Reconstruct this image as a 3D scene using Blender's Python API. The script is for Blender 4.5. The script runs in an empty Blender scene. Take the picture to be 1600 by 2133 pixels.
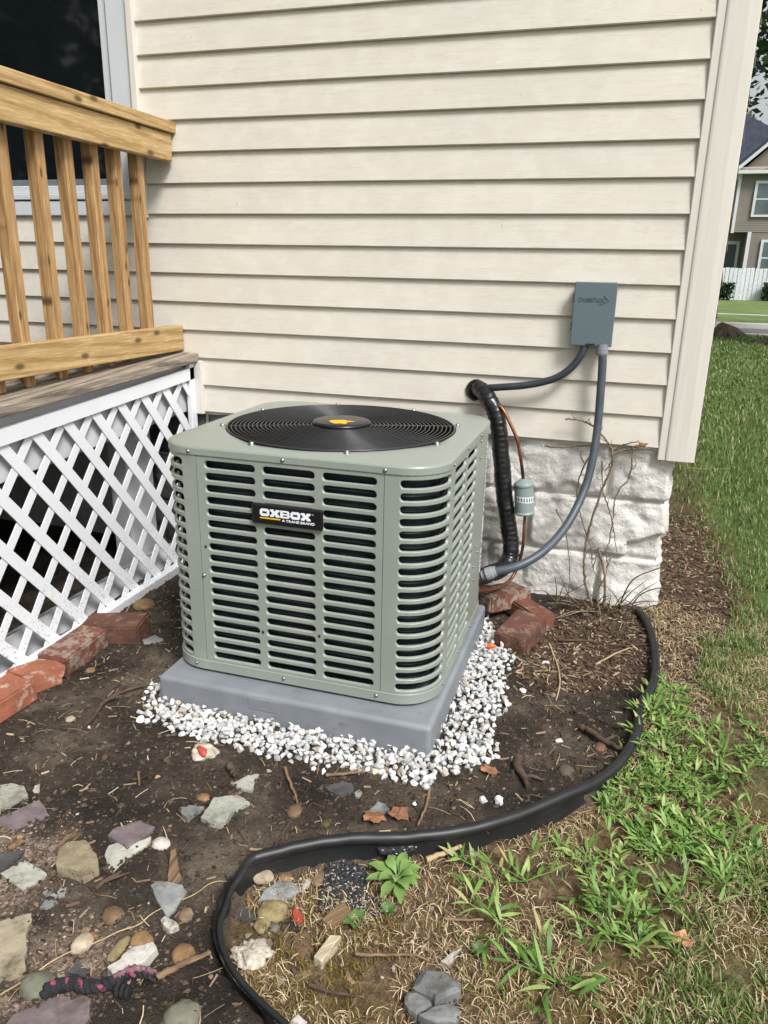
import bpy, bmesh, math, random
import numpy as np
from mathutils import Vector, Matrix, noise, geometry

random.seed(7)
R = math.radians
sc = bpy.context.scene
COL = sc.collection

# ------------------------------------------------------------------ measured layout (metres)
D={
'cam':{'loc':[-0.26708540126766417,-2.716633830638163,1.170056682573084],
'r':[0.9545112712476894,0.29751123300565496,0.019882135111066002],
'u':[-0.10919150333962163,0.2867160611705634,0.951772617732445],
'f':[-0.27746251757589385,0.9106486515129162,-0.3061594108273567],
'lens':35.70356650436381},'edge':[[-0.1163,-0.0577],[-0.0856,-0.1777],[-0.0702,-0.3207],[-0.0686,-0.4855],[-0.0824,-0.6088],[-0.1141,-0.7147],[-0.121,-0.805],[-0.1275,-0.8774],[-0.1565,-0.9847],[-0.1892,-1.0561],[-0.2361,-1.1289],[-0.3113,-1.2133],[-0.4062,-1.3072],[-0.4894,-1.3717],[-0.592,-1.4262],[-0.6963,-1.4674],[-0.7761,-1.512],[-0.8488,-1.5667],[-0.8756,-1.5953],[-0.8761,-1.6399],[-0.8776,-1.6725],[-0.8684,-1.7124],[-0.8596,-1.7501],[-0.8375,-1.7868],[-0.7979,-1.8253],[-0.7457,-1.8563],[-0.7005,-1.8777],[-0.6575,-1.898],[-0.5817,-1.9449],[-0.4945,-2.0008]],
'slates':[('slate_piece', 'pale green slate slab cut by the photo edge above the long purple slate', 'green', 0.012, [[-1.5597, -1.564], [-1.5194, -1.5411], [-1.4814, -1.5418], [-1.4484, -1.5661], [-1.4582, -1.5867], [-1.4708, -1.6266], [-1.4828, -1.645]]), ('slate_piece', 'long purple slate beside the sandy patch under the pale green slab', 'purple', 0.01, [[-1.4628, -1.646], [-1.4398, -1.6076], [-1.4174, -1.5662], [-1.3637, -1.5983], [-1.3779, -1.6233], [-1.4122, -1.6663], [-1.4473, -1.6626]]), ('slate_piece', 'tiny pale slate chip just beyond the tip of the pale green slab', 'green', 0.006, [[-1.4603, -1.5408], [-1.4667, -1.5249], [-1.4595, -1.5156], [-1.4443, -1.5353], [-1.4499, -1.5462]]), ('slate_piece', 'thick olive brown slate with rounded top standing proud of the dirt', 'olive', 0.026, [[-1.2535, -1.7072], [-1.2649, -1.6826], [-1.2649, -1.6607], [-1.2325, -1.6453], [-1.2046, -1.6623], [-1.1717, -1.6867], [-1.1582, -1.7027], [-1.1699, -1.7333], [-1.207, -1.7326], [-1.2314, -1.734]]), ('slate_piece', 'purple slate plate overlapping a pale tapering slate', 'purple', 0.012, [[-1.2029, -1.6113], [-1.2055, -1.5871], [-1.1699, -1.5472], [-1.125, -1.5579], [-1.1278, -1.5916], [-1.1447, -1.6308]]), ('slate_piece', 'pale tapering slate tucked under the edge of a purple plate', 'green', 0.008, [[-1.1769, -1.659], [-1.1849, -1.6363], [-1.17, -1.6203], [-1.1495, -1.6244], [-1.116, -1.5833], [-1.1102, -1.5964], [-1.1296, -1.6607], [-1.1336, -1.6946], [-1.1537, -1.6827]]), ('slate_piece', 'dark slate sliver at the photo edge above the pale diamond slate', 'dark', 0.008, [[-1.3936, -1.73], [-1.3372, -1.7021], [-1.3341, -1.7259], [-1.34, -1.7554], [-1.3505, -1.7757]]), ('slate_piece', 'pale green diamond shaped slate lying on pinkish grit', 'green', 0.012, [[-1.3362, -1.7716], [-1.3182, -1.7265], [-1.2491, -1.7424], [-1.2596, -1.7928], [-1.2957, -1.7842]]), ('slate_chip', 'curved grey slate chip, lowest of the small chip cluster', 'grey', 0.006, [[-1.2082, -1.8113], [-1.2136, -1.7887], [-1.1838, -1.788], [-1.1909, -1.8025]]), ('slate_chip', 'flat grey slate chip in the middle of the small chip cluster', 'grey', 0.005, [[-1.227, -1.7829], [-1.2212, -1.7731], [-1.1926, -1.7808], [-1.2153, -1.7868]]), ('slate_chip', 'bluish slate chip, smallest and roundest of the small chip cluster', 'grey', 0.006, [[-1.199, -1.7745], [-1.1995, -1.7621], [-1.1896, -1.7588], [-1.1809, -1.7747], [-1.1878, -1.7832]]), ('slate_piece', 'large tan slate slab at the photo edge with a darker band along its far side', 'tan', 0.022, [[-1.2588, -1.8765], [-1.2064, -1.8346], [-1.1926, -1.8473], [-1.1792, -1.8792], [-1.1526, -1.9051], [-1.1469, -1.9187], [-1.1286, -1.9352], [-1.1613, -1.9583], [-1.1731, -1.967]]), ('slate_piece', 'grey arrowhead shaped slate crossed by a long straw', 'grey', 0.012, [[-1.0336, -1.7093], [-1.0311, -1.6989], [-1.0106, -1.6888], [-0.9776, -1.6858], [-0.9627, -1.6951], [-0.9602, -1.7312], [-0.9643, -1.7636], [-1.0069, -1.7316]]), ('slate_piece', 'big mauve slate slab in the near corner below the rag', 'purple', 0.014, [[-1.0933, -2.0378], [-1.0959, -2.0043], [-1.0642, -1.9783], [-1.0691, -1.9754], [-1.0408, -1.9523], [-1.0185, -1.9565], [-1.0056, -1.943], [-0.9887, -1.9466], [-0.9715, -1.9722], [-0.9658, -2.0001]]), ('slate_piece', 'dark grey half buried slate behind the braided rag', 'dark', 0.008, [[-1.0659, -1.9103], [-1.0645, -1.8871], [-1.0374, -1.8934], [-1.0326, -1.9091]]), ('slate_piece', 'small light triangular slate beside a short thick stick', 'green', 0.012, [[-1.0375, -1.3792], [-1.0146, -1.3344], [-0.9908, -1.3188], [-0.9813, -1.384], [-1.0089, -1.3839]]), ('slate_piece', 'large pale green slate with chipped lower edge in the middle of the dirt', 'green', 0.014, [[-1.0473, -1.4967], [-1.0546, -1.4254], [-1.0038, -1.4059], [-0.964, -1.4244], [-0.9883, -1.4593], [-0.9865, -1.4973], [-1.0248, -1.5061]]), ('slate_piece', 'bluish grey slate with a dark broken side next to the large pale green slate', 'grey', 0.014, [[-1.1083, -1.4823], [-1.0915, -1.4677], [-1.0601, -1.4637], [-1.0716, -1.5113], [-1.0923, -1.5032]]), ('slate_piece', 'flat oval blue grey slate between the gravel tip and the edging', 'dark', 0.008, [[-0.8287, -1.3105], [-0.7953, -1.2771], [-0.7687, -1.2803], [-0.7597, -1.2966], [-0.7819, -1.3302], [-0.8059, -1.3243]]), ('slate_chip', 'small square slate chip touching the flat oval slate', 'grey', 0.007, [[-0.7572, -1.2993], [-0.7512, -1.2853], [-0.7398, -1.291], [-0.7368, -1.309], [-0.7507, -1.309]]), ('slate_piece', 'grey slate wedge behind the orange dry leaf', 'grey', 0.01, [[-0.7048, -1.3586], [-0.6937, -1.3188], [-0.6781, -1.3204], [-0.6589, -1.3342], [-0.6699, -1.3468]]), ('slate_piece', 'blue grey leaf shaped slate behind the big olive pebble', 'grey', 0.01, [[-0.8417, -1.6282], [-0.8422, -1.6044], [-0.8263, -1.5727], [-0.8011, -1.5661], [-0.7708, -1.5718], [-0.7828, -1.5949], [-0.7997, -1.6125]]), ('slate_piece', 'dark brown slate triangle against the kinked edging', 'dark', 0.007, [[-0.8791, -1.6708], [-0.8789, -1.6478], [-0.8686, -1.641], [-0.8292, -1.6702], [-0.8532, -1.6814]]), ('rock_piece', 'grey split rock with a white lit facet, topmost of three fitted together', 'rock', 0.035, [[-0.4962, -1.7396], [-0.4874, -1.7001], [-0.4492, -1.6928], [-0.4187, -1.7089], [-0.4131, -1.7249], [-0.4512, -1.7597], [-0.458, -1.7497]]), ('rock_piece', 'dark grey split rock, the lower one with grass at its outer side', 'rock', 0.022, [[-0.5029, -1.7666], [-0.5036, -1.7444], [-0.4897, -1.7373], [-0.4593, -1.7423], [-0.454, -1.7505], [-0.4776, -1.7824], [-0.4927, -1.7754]]), ('rock_piece', 'speckled grey split rock, nearest of three fitted together in the dry grass', 'rock', 0.022, [[-0.4743, -1.7825], [-0.4509, -1.7543], [-0.425, -1.7384], [-0.4058, -1.7516], [-0.4106, -1.7745], [-0.4441, -1.7867]]), ('stone_chip', 'thin white triangular stone chip above the three split rocks', 'white', 0.012, [[-0.4629, -1.6645], [-0.4517, -1.6469], [-0.4326, -1.6263], [-0.4465, -1.6701]]), ('slate_chip', 'grey pointed slate by the bricks below the unit corner', 'grey', 0.008, [[-1.6461, -0.8331], [-1.6296, -0.7872], [-1.5846, -0.8048], [-1.5924, -0.8337], [-1.6265, -0.8522]]), ('stone_chip', 'small pale stone chip against the edging at the near photo edge', 'white', 0.014, [[-0.6772, -1.85], [-0.6687, -1.833], [-0.6493, -1.8409], [-0.6492, -1.8571], [-0.6658, -1.8603]])],
'shingles':[('black granule shingle scrap lying beside the rosette weed', [[-0.7217, -1.6148], [-0.7505, -1.4904], [-0.7277, -1.4751], [-0.6835, -1.4793], [-0.6556, -1.4959], [-0.6445, -1.5454], [-0.6101, -1.5611], [-0.6013, -1.5972], [-0.6307, -1.5942], [-0.6777, -1.5803], [-0.6913, -1.6079]]), ('narrow black shingle strip tucked under the edging above the weed', [[-0.6643, -1.4407], [-0.5999, -1.4092], [-0.5723, -1.4175], [-0.6072, -1.4522], [-0.6448, -1.4573]])],
'stones':[('pebble', 'cream rounded pebble beside the kink of the edging', 'cream', -0.8606, -1.5782, 0.0522, 0.0411, -10), ('pebble', 'orange brown pebble just behind the blue grey leaf shaped slate', 'orange', -0.8188, -1.5551, 0.0291, 0.0299, 0), ('pebble', 'small white quartz pebble between leaf shaped slate and shingle scrap', 'white', -0.7738, -1.5581, 0.0202, 0.0404, 0), ('pebble', 'tan pebble partly under the shingle scrap', 'tan', -0.7509, -1.5323, 0.0319, 0.0446, 0), ('pebble', 'big olive tan pebble, largest in the edging corner', 'olive', -0.8074, -1.6426, 0.0645, 0.0558, 20), ('pebble', 'yellowish round pebble touching the big olive pebble', 'olive', -0.8111, -1.6768, 0.0319, 0.0408, 0), ('pebble', 'small grey pebble under the big olive pebble', 'grey', -0.7866, -1.6755, 0.0221, 0.0203, 0), ('pebble', 'small brown pebble above the rough mortar lump', 'tan', -0.7849, -1.7159, 0.0217, 0.0327, 0), ('flat_stone', 'long flat brown stone between mortar lump and weathered wood block', 'brown', -0.7199, -1.7002, 0.0405, 0.0841, 20), ('pebble', 'brown pebble squeezed between shingle scrap and weed', 'tan', -0.6552, -1.493, 0.0247, 0.041, 0), ('pebble', 'mossy green round pebble in the dirt inside the edging', 'moss', -0.7836, -1.417, 0.0225, 0.028, 0), ('pebble', 'brown wedge shaped pebble beside a crossed stick', 'brown', -0.8638, -1.4027, 0.0337, 0.0457, 0), ('pebble', 'yellow brown oval pebble above the large pale green slate', 'orange', -1.0782, -1.4299, 0.0316, 0.0266, 0), ('pebble', 'round white pebble leaning on the outer side of the edging', 'white', -0.6955, -1.4448, 0.0178, 0.0215, 0), ('pebble', 'dull brown flat pebble in open dirt by the arrowhead slate', 'brown', -1.0651, -1.7847, 0.0452, 0.0395, 15), ('pebble', 'orange rounded pebble above the long white chip', 'orange', -0.9833, -1.8154, 0.0412, 0.037, 0), ('pebble', 'tilted orange oval pebble near the edging and a dry stick', 'orange', -0.8935, -1.8215, 0.0427, 0.044, 30), ('pebble', 'big grey green round stone at the end of the rag', 'greygreen', -1.0952, -1.9468, 0.0638, 0.0545, 0), ('pebble', 'orange pebble pair, the larger one on sandy grit', 'orange', -1.3675, -1.6864, 0.021, 0.0209, 0), ('pebble', 'orange pebble pair, the smaller one on sandy grit', 'orange', -1.3728, -1.6993, 0.0164, 0.0187, 0), ('pebble', 'pale flat stone lying under the long straw', 'cream', -1.0807, -1.8532, 0.0366, 0.0477, 0), ('pebble', 'olive upright stone chip beside the orange rounded pebble', 'olive', -1.0101, -1.8431, 0.0231, 0.0601, 0), ('pebble', 'white lumpy stone beside the tapering slate', 'white', -1.0878, -1.5904, 0.0428, 0.0342, 0), ('pebble', 'tan knobby pebble below the arrowhead slate tip', 'tan', -0.9347, -1.7456, 0.0287, 0.0316, 40), ('pebble', 'small tan pebble above the pale flat stone', 'tan', -1.0931, -1.8256, 0.0212, 0.0163, 0), ('rock_piece', 'greenish grey rock half buried at the near photo edge', 'greygreen', -0.831, -1.9259, 0.062, 0.0608, 0), ('pebble', 'yellow stone cut by the near photo edge in dry grass', 'orange', -0.5409, -1.8077, 0.0354, 0.0254, 0), ('pebble', 'tan stone lying at the front edge of the white gravel', 'tan', -0.7208, -1.2003, 0.0357, 0.028, 0), ('pebble', 'flat grey stone embedded in the dirt near the right bend', 'greyb', -0.2899, -1.0623, 0.0382, 0.0389, 0), ('pebble', 'reddish stone leaning on the thick stick by the edging', 'red', -0.2134, -0.9385, 0.0301, 0.043, 0), ('pebble', 'small orange stone by the brick row', 'orange', -1.6881, -1.0369, 0.0294, 0.03, 0), ('pebble', 'small cream stone in the dirt below the brick row', 'cream', -1.5767, -1.2656, 0.0258, 0.0268, 0), ('pebble', 'brown flat stone in the dark corner behind the pad', 'orange', -1.8038, -0.5888, 0.0746, 0.0784, 0)],
'strays':[[-0.8772,-1.2583,0.0178,0.0256,0],[-0.8519,-1.26,0.0194,0.0231,0],[-0.4641,-1.2359,0.0235,0.0217,0],[-0.4281,-1.2329,0.0281,0.0238,0],[-0.6099,-1.3037,0.0154,0.021,0],[-0.4617,-1.0558,0.024,0.0287,0],[-0.4171,-1.0601,0.0216,0.0285,0],[-0.317,-0.9493,0.0225,0.0271,0],[-0.4636,-1.2359,0.0223,0.0248,0],[-0.4273,-1.2335,0.029,0.0247,0],[-0.4407,-0.7141,0.0219,0.0326,0],[-0.3944,-0.5335,0.0234,0.0424,0],[-1.39,-1.2191,0.026,0.021,0],[-1.5051,-1.2846,0.0157,0.0222,0],[-1.0029,-1.2288,0.0144,0.0178,0]],
'mortar':[-0.798,-1.7506,0.0726,0.0577,0],
'paintstone':[-1.1565,-1.2933,0.0675,0.0649,0],
'gravel':[[-1.4523,-1.1196],[-1.3861,-1.2129],[-1.3121,-1.2322],[-1.2134,-1.2546],[-1.1015,-1.2593],[-0.9936,-1.2639],[-0.8967,-1.251],[-0.8014,-1.2382],[-0.7033,-1.2396],[-0.6384,-1.2585],[-0.5797,-1.2385],[-0.5614,-1.1661],[-0.4904,-1.136],[-0.4616,-1.0611],[-0.4726,-0.9544],[-0.481,-0.8603],[-0.4823,-0.6982],[-0.4924,-0.5477],[-0.5382,-0.4262],[-0.5891,-0.3313],[-0.6434,-0.1938],[-0.7273,-0.7247],[-1.1218,-0.8629],[-1.4841,-0.9898]],
'chip_long':[[-1.0025,-1.8888],[-0.9888,-1.8691],[-0.9908,-1.8595],[-0.9817,-1.8409],[-0.9521,-1.8191],[-0.9372,-1.8288],[-0.9433,-1.8616],[-0.9844,-1.8987]],
'plank_chip':[[-1.019,-1.6733],[-1.0511,-1.6116],[-1.0462,-1.5991],[-1.0005,-1.6571],[-0.9929,-1.6629],[-0.9948,-1.6881],[-1.0104,-1.6868]],
'wood_block':[[-0.6849,-1.7297],[-0.6715,-1.6762],[-0.6498,-1.6705],[-0.6654,-1.7357]],
'brown_block':[[-0.7005,-1.6477],[-0.6944,-1.6235],[-0.674,-1.5906],[-0.6516,-1.6092],[-0.6695,-1.6311],[-0.6876,-1.6512]],
'bark':[[-1.2662,-1.6958],[-1.2813,-1.6721],[-1.2861,-1.6441],[-1.2718,-1.624],[-1.2646,-1.6292],[-1.2695,-1.6572],[-1.2673,-1.6819]],
'redchip':[[-0.7677,-1.6354],[-0.7718,-1.6138],[-0.7585,-1.6226],[-0.7432,-1.6354],[-0.7406,-1.6488],[-0.755,-1.652]],
'blackstrip':[[-0.7877,-1.6791],[-0.788,-1.6557],[-0.759,-1.6493],[-0.7502,-1.6573],[-0.7352,-1.6555],[-0.7363,-1.6651],[-0.7682,-1.6758]],
'orangechip':[[-0.8681,-1.6338],[-0.8792,-1.6066],[-0.8586,-1.6306],[-0.858,-1.6455]],
'orangecrumb':[[-1.0795,-1.8338],[-1.0776,-1.8262],[-1.0606,-1.8317],[-1.0673,-1.838]],
'mica':[[-0.9696,-1.7754],[-0.9666,-1.7643],[-0.9364,-1.77],[-0.9272,-1.7768],[-0.9387,-1.7904],[-0.9584,-1.783]],
'sprouts':[(-0.6433, -1.6177, 0.026, 'small green weed sprout at the shingle scrap lower edge'), (-0.8028, -1.5105, 0.014, 'tiny round leaved sprout against the edging wall'), (-0.5902, -1.5797, 0.02, 'dull green sprout just below the rosette weed'), (-0.403, -1.6177, 0.022, 'small clover like sprout beside the white stone chip')],
'sticks':[('long pale straw arching across the slate littered dirt', 'straw', 0.0015, [[-1.1386, -1.9841, 0.012], [-1.1255, -1.9442, 0.012], [-1.1028, -1.9069, 0.012], [-1.0838, -1.8748, 0.012], [-1.0583, -1.8423, 0.012], [-1.0288, -1.8132, 0.012], [-1.0073, -1.7891, 0.012], [-0.99, -1.7573, 0.012], [-0.9505, -1.6955, 0.012], [-0.9275, -1.6569, 0.012], [-0.897, -1.6363, 0.012]]), ('dark forked stick lying below the brick row', 'dark', 0.006, [[-1.5062, -1.2995, 0.012], [-1.5216, -1.224, 0.012], [-1.5335, -1.1612, 0.012], [-1.498, -1.0777, 0.012], [-1.4476, -1.0549, 0.012]]), ('thick short weathered stick beside the small triangular slate', 'dark', 0.0085, [[-1.0702, -1.3246, 0.012], [-1.0515, -1.3437, 0.012], [-1.0352, -1.3556, 0.012]]), ('thick dark stick leaning toward the edging bend', 'dark', 0.008, [[-0.2647, -0.8743, 0.012], [-0.2287, -0.9009, 0.012], [-0.1824, -0.935, 0.012], [-0.1557, -0.946, 0.012]]), ('thin pale curved twig on mulch left of the edging bend', 'straw', 0.003, [[-0.3961, -0.4047, 0.012], [-0.3584, -0.5367, 0.012], [-0.3409, -0.6451, 0.012], [-0.3419, -0.7504, 0.012]]), ('pale broken twig beside the shingle strip outside the edging', 'straw', 0.0065, [[-0.5462, -1.4386, -0.024], [-0.5264, -1.413, -0.024], [-0.485, -1.3756, -0.024]]), ('slim brown stick pointing from the gravel tip to the edging', 'brown', 0.0035, [[-0.5887, -1.2528, 0.012], [-0.5824, -1.3015, 0.012], [-0.5845, -1.3717, 0.012]]), ('reddish thin stick beside two stray white stones', 'brown', 0.004, [[-0.8376, -1.2758, 0.012], [-0.7943, -1.2534, 0.012], [-0.7573, -1.2306, 0.012]]), ('brown stick in the dirt above the wedge shaped pebble', 'brown', 0.004, [[-0.9385, -1.2924, 0.012], [-0.9105, -1.3255, 0.012], [-0.8641, -1.3806, 0.012]]), ('dark curved twig beside the edging kink', 'dark', 0.003, [[-0.8556, -1.4417, 0.012], [-0.8567, -1.4858, 0.012], [-0.8544, -1.5286, 0.012]]), ('pale straw lying against the inner edging wall', 'straw', 0.003, [[-0.9038, -1.5406, 0.012], [-0.8753, -1.5395, 0.012], [-0.8242, -1.5254, 0.012]]), ('grey branch leading up to the edging near the rag', 'brown', 0.006, [[-0.911, -1.8781, 0.012], [-0.8884, -1.8584, 0.012], [-0.8667, -1.8363, 0.012], [-0.8444, -1.8132, 0.012]]), ('long thin twig across the dry grass above the split rocks', 'brown', 0.003, [[-0.613, -1.7014, -0.024], [-0.5803, -1.6906, -0.024], [-0.5371, -1.6749, -0.024], [-0.5077, -1.6693, -0.024], [-0.4811, -1.6717, -0.024]]), ('straight thin twig among moss beside the isolated crabgrass', 'brown', 0.003, [[-0.4762, -1.5715, -0.024], [-0.4437, -1.5616, -0.024], [-0.4066, -1.5499, -0.024]]), ('dark twig lying on moss below the rosette weed', 'dark', 0.0035, [[-0.669, -1.7828, -0.024], [-0.6284, -1.7847, -0.024], [-0.5798, -1.7787, -0.024]]), ('dark mulch twig parallel to the foundation by the bricks', 'dark', 0.004, [[-0.3675, -0.3676, 0.012], [-0.2758, -0.3486, 0.012], [-0.1732, -0.3391, 0.012], [-0.0888, -0.3224, 0.012]]), ('pale twig lying across mulch toward the edging', 'straw', 0.0032, [[-0.2439, -0.4905, 0.012], [-0.1941, -0.4176, 0.012], [-0.1421, -0.3479, 0.012]]), ('thin grey stick lying in the dark dirt below the bricks', 'brown', 0.003, [[-1.2722, -1.4019, 0.012], [-1.2549, -1.4248, 0.012], [-1.2381, -1.447, 0.012]]), ('pale thin twig sticking out over the lawn at the foot of the corner post', 'straw', 0.0022, [[0.1918, 2.3009, 0.03], [0.2981, 2.2911, 0.03], [0.452, 2.3684, 0.02]]), ('old brown stick with bark beside the olive slate', 'dark', 0.005, [[-1.134, -1.7458, 0.012], [-1.1266, -1.7225, 0.012], [-1.1101, -1.6955, 0.012]])],
'root':[[[-0.4086,-1.0641,0.012],[-0.4036,-1.1003,0.012],[-0.3874,-1.1241,0.012],[-0.3715,-1.1647,0.012]],[[-0.3874,-1.1241,0.012],[-0.3659,-1.124,0.012],[-0.338,-1.1252,0.012]]],
'rag':[[-1.0682,-1.9615,0.018],[-1.0609,-1.9474,0.018],[-1.0499,-1.9343,0.018],[-1.0381,-1.928,0.018],[-1.0151,-1.9299,0.018],[-0.9947,-1.9256,0.018],[-0.9762,-1.9123,0.018],[-0.9679,-1.8976,0.018],[-0.9581,-1.8845,0.018],[-0.9349,-1.8769,0.018],[-0.9122,-1.8791,0.018]],
'cap':[-0.9433,-1.915,0.012],
'nut':[-0.5663,-0.5399,0.03],
'leafbits':[([-0.6851, -1.3733, 0.012], 0.03, 'orange leaf beside the grey slate wedge inside the edging', 'orange'), ([-0.6341, -1.3544, 0.012], 0.028, 'brown dry leaf under the slim stick by the edging', 'brown'), ([-0.1362, -1.2151, -0.046], 0.022, 'dry orange leaf at the foot of the crabgrass mat', 'orange'), ([-0.0433, -1.4851, -0.046], 0.026, 'pinkish dry leaf in the thin grass near the bottom', 'pink'), ([-0.4689, -1.1327, 0.012], 0.024, 'reddish leaf scrap beside the gravel tip', 'orange')],
'vine':[(0.0048,[[-0.2554,-0.05,-0.0379],[-0.2722,-0.05,-0.0051],[-0.2898,-0.05,0.0375],[-0.3115,-0.05,0.099],[-0.3199,-0.05,0.1619],[-0.3212,-0.05,0.22],[-0.3181,-0.05,0.278],[-0.3046,-0.05,0.3598],[-0.2844,-0.05,0.4543],[-0.266,-0.05,0.5195],[-0.2636,-0.05,0.5555],[-0.2719,-0.05,0.5946],[-0.2937,-0.05,0.6235],[-0.3125,-0.05,0.6439],[-0.3487,-0.05,0.6716],[-0.3919,-0.05,0.6835],[-0.4343,-0.05,0.6847]]),(0.005,[[-0.2333,-0.05,-0.0141],[-0.2382,-0.05,0.0752],[-0.2512,-0.05,0.1568],[-0.2722,-0.05,0.212],[-0.2789,-0.05,0.2351]]),(0.0026,[[-0.2799,-0.05,0.4319],[-0.2661,-0.05,0.4013],[-0.2429,-0.05,0.3436],[-0.2321,-0.05,0.3028],[-0.2129,-0.05,0.2247]]),(0.0026,[[-0.2983,-0.05,0.5478],[-0.2902,-0.05,0.4901],[-0.2799,-0.05,0.4319]]),(0.0028,[[-0.2033,-0.04,0.6073],[-0.1983,-0.04,0.5459],[-0.2041,-0.04,0.4872],[-0.2296,-0.04,0.4528],[-0.2408,-0.04,0.4012],[-0.2386,-0.04,0.341],[-0.2428,-0.04,0.2602],[-0.2485,-0.04,0.2116],[-0.2393,-0.04,0.1448],[-0.2738,-0.04,0.0507],[-0.3535,-0.04,-0.0121]]),(0.0028,[[-0.3415,-0.05,0.5572],[-0.362,-0.05,0.5057],[-0.3709,-0.05,0.4407],[-0.3639,-0.05,0.3904],[-0.3508,-0.05,0.3451],[-0.3167,-0.05,0.2638],[-0.2985,-0.05,0.2133],[-0.2879,-0.05,0.1516],[-0.2458,-0.05,0.0839]]),(0.0034,[[-0.4961,-0.03,0.5797],[-0.461,-0.03,0.5782],[-0.3841,-0.03,0.5885],[-0.3421,-0.03,0.5953]]),(0.004,[[-0.2659,-0.035,0.5741],[-0.2241,-0.035,0.5912],[-0.1636,-0.035,0.6009],[-0.1224,-0.035,0.5958]]),(0.003,[[-0.2658,-0.035,0.5919],[-0.2263,-0.035,0.6108],[-0.1866,-0.035,0.623]]),(0.0022,[[-0.4382,-0.04,0.3533],[-0.4039,-0.04,0.2928],[-0.3842,-0.04,0.2228],[-0.3709,-0.04,0.1511],[-0.364,-0.04,0.0523],[-0.3693,-0.04,0.0109]]),(0.0018,[[-0.203,-0.04,0.5142],[-0.1855,-0.04,0.5427],[-0.1927,-0.04,0.5686]]),(0.0018,[[-0.3569,-0.04,0.5355],[-0.3723,-0.04,0.5612],[-0.3672,-0.04,0.5751]]),(0.002,[[-0.2848,-0.04,0.5153],[-0.2716,-0.04,0.53],[-0.2628,-0.04,0.5844],[-0.3007,-0.04,0.6076]]),(0.002,[[-0.2879,-0.05,0.1516],[-0.2798,-0.05,0.2013],[-0.2616,-0.05,0.1941]]),(0.002,[[-0.2404,-0.05,0.1583],[-0.2316,-0.05,0.1982],[-0.2429,-0.05,0.1822]])],
'shoots':[(0.0026,[[-0.1825,-0.06,0.0284],[-0.1493,-0.12,0.1553],[-0.0647,-0.16,0.2292],[-0.0269,-0.18,0.269],[0.0123,-0.2,0.3167]]),(0.0024,[[-0.1398,-0.06,0.0351],[-0.117,-0.1,0.0947],[-0.0695,-0.14,0.1421],[-0.0038,-0.16,0.1601]]),(0.002,[[-0.1608,-0.08,0.0306],[-0.1181,-0.1,0.1041],[-0.0708,-0.12,0.1573]]),(0.0022,[[-0.1912,-0.1,0.0346],[-0.1242,-0.14,0.0819],[-0.059,-0.18,0.1139]])],
'lineset':[[-0.7658,0.02,0.7602],[-0.734,-0.03,0.7623],[-0.696,-0.07,0.7318],[-0.667,-0.085,0.6857],[-0.6523,-0.09,0.6284],[-0.6363,-0.095,0.5274],[-0.6142,-0.1,0.3897],[-0.5924,-0.105,0.2852],[-0.5792,-0.115,0.2168],[-0.581,-0.13,0.1757],[-0.5978,-0.18,0.1551],[-0.6291,-0.25,0.1595],[-0.6474,-0.34,0.1779],[-0.6655,-0.42,0.1949]],
'copper':[[-0.7303,-0.03,0.7574],[-0.6766,-0.085,0.7304],[-0.6446,-0.1,0.7117],[-0.6159,-0.105,0.6679],[-0.5864,-0.11,0.6123],[-0.5705,-0.11,0.5542],[-0.5578,-0.11,0.4951],[-0.5541,-0.11,0.4694]],
'drier':[[-0.5529,-0.11,0.4747],[-0.5394,-0.11,0.3419]],
'copper2':[[-0.5382,-0.11,0.3475],[-0.5375,-0.11,0.2935],[-0.5366,-0.115,0.2224],[-0.5455,-0.13,0.162],[-0.5622,-0.16,0.1173],[-0.5898,-0.22,0.104],[-0.618,-0.3,0.12],[-0.6588,-0.4,0.1499]],
'condA':[[-0.3928,-0.045,0.9399],[-0.399,-0.05,0.9101],[-0.4243,-0.055,0.8664],[-0.4666,-0.06,0.8293],[-0.5209,-0.06,0.8065],[-0.5849,-0.06,0.791],[-0.6506,-0.06,0.7819],[-0.7021,-0.05,0.7739],[-0.7446,0.0,0.7608]],
'condB':[[-0.3356,-0.055,0.9434],[-0.3299,-0.06,0.8754],[-0.3261,-0.065,0.7807],[-0.3236,-0.075,0.6687],[-0.327,-0.1,0.5741],[-0.3398,-0.13,0.4793],[-0.3688,-0.19,0.3913],[-0.4052,-0.26,0.3329],[-0.4496,-0.33,0.2923],[-0.4965,-0.375,0.2656],[-0.546,-0.4,0.2464],[-0.5907,-0.408,0.2331],[-0.608,-0.411,0.226]],
'wire':[[-0.6445,-0.1,0.4841],[-0.6484,-0.1,0.4395],[-0.6438,-0.1,0.3954],[-0.622,-0.1,0.3528]],
'nb':{'cornT':[4.11,5.56],
'cornB':[4.1,3.2],
'overL':[4.11,3.13],
'postT':[4.9,3.14],
'postB':[4.82,1.54],
'dL':[4.07,2.76],
'dR':[4.7,2.76],
'dB':[4.62,1.54],
'uwTL':[4.84,5.41],
'uwB':[4.88,3.81],
'lwTL':[5.49,2.79],
'lwB':[5.44,1.55],
'band':[4.16,5.77],
'rakeL':[4.13,5.94],
'rakeR':[5.12,6.94],
'peak':[4.16,8.24],
'roofR':[5.02,7.57],
'right':[5.44,4.92]},'clumps':[[-0.2597,-1.6415],[-0.3691,-1.5437],[-0.1511,-1.5113],[-0.3403,-1.4081],[-0.4355,-1.4123],[-0.0416,-1.3739]],
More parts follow.
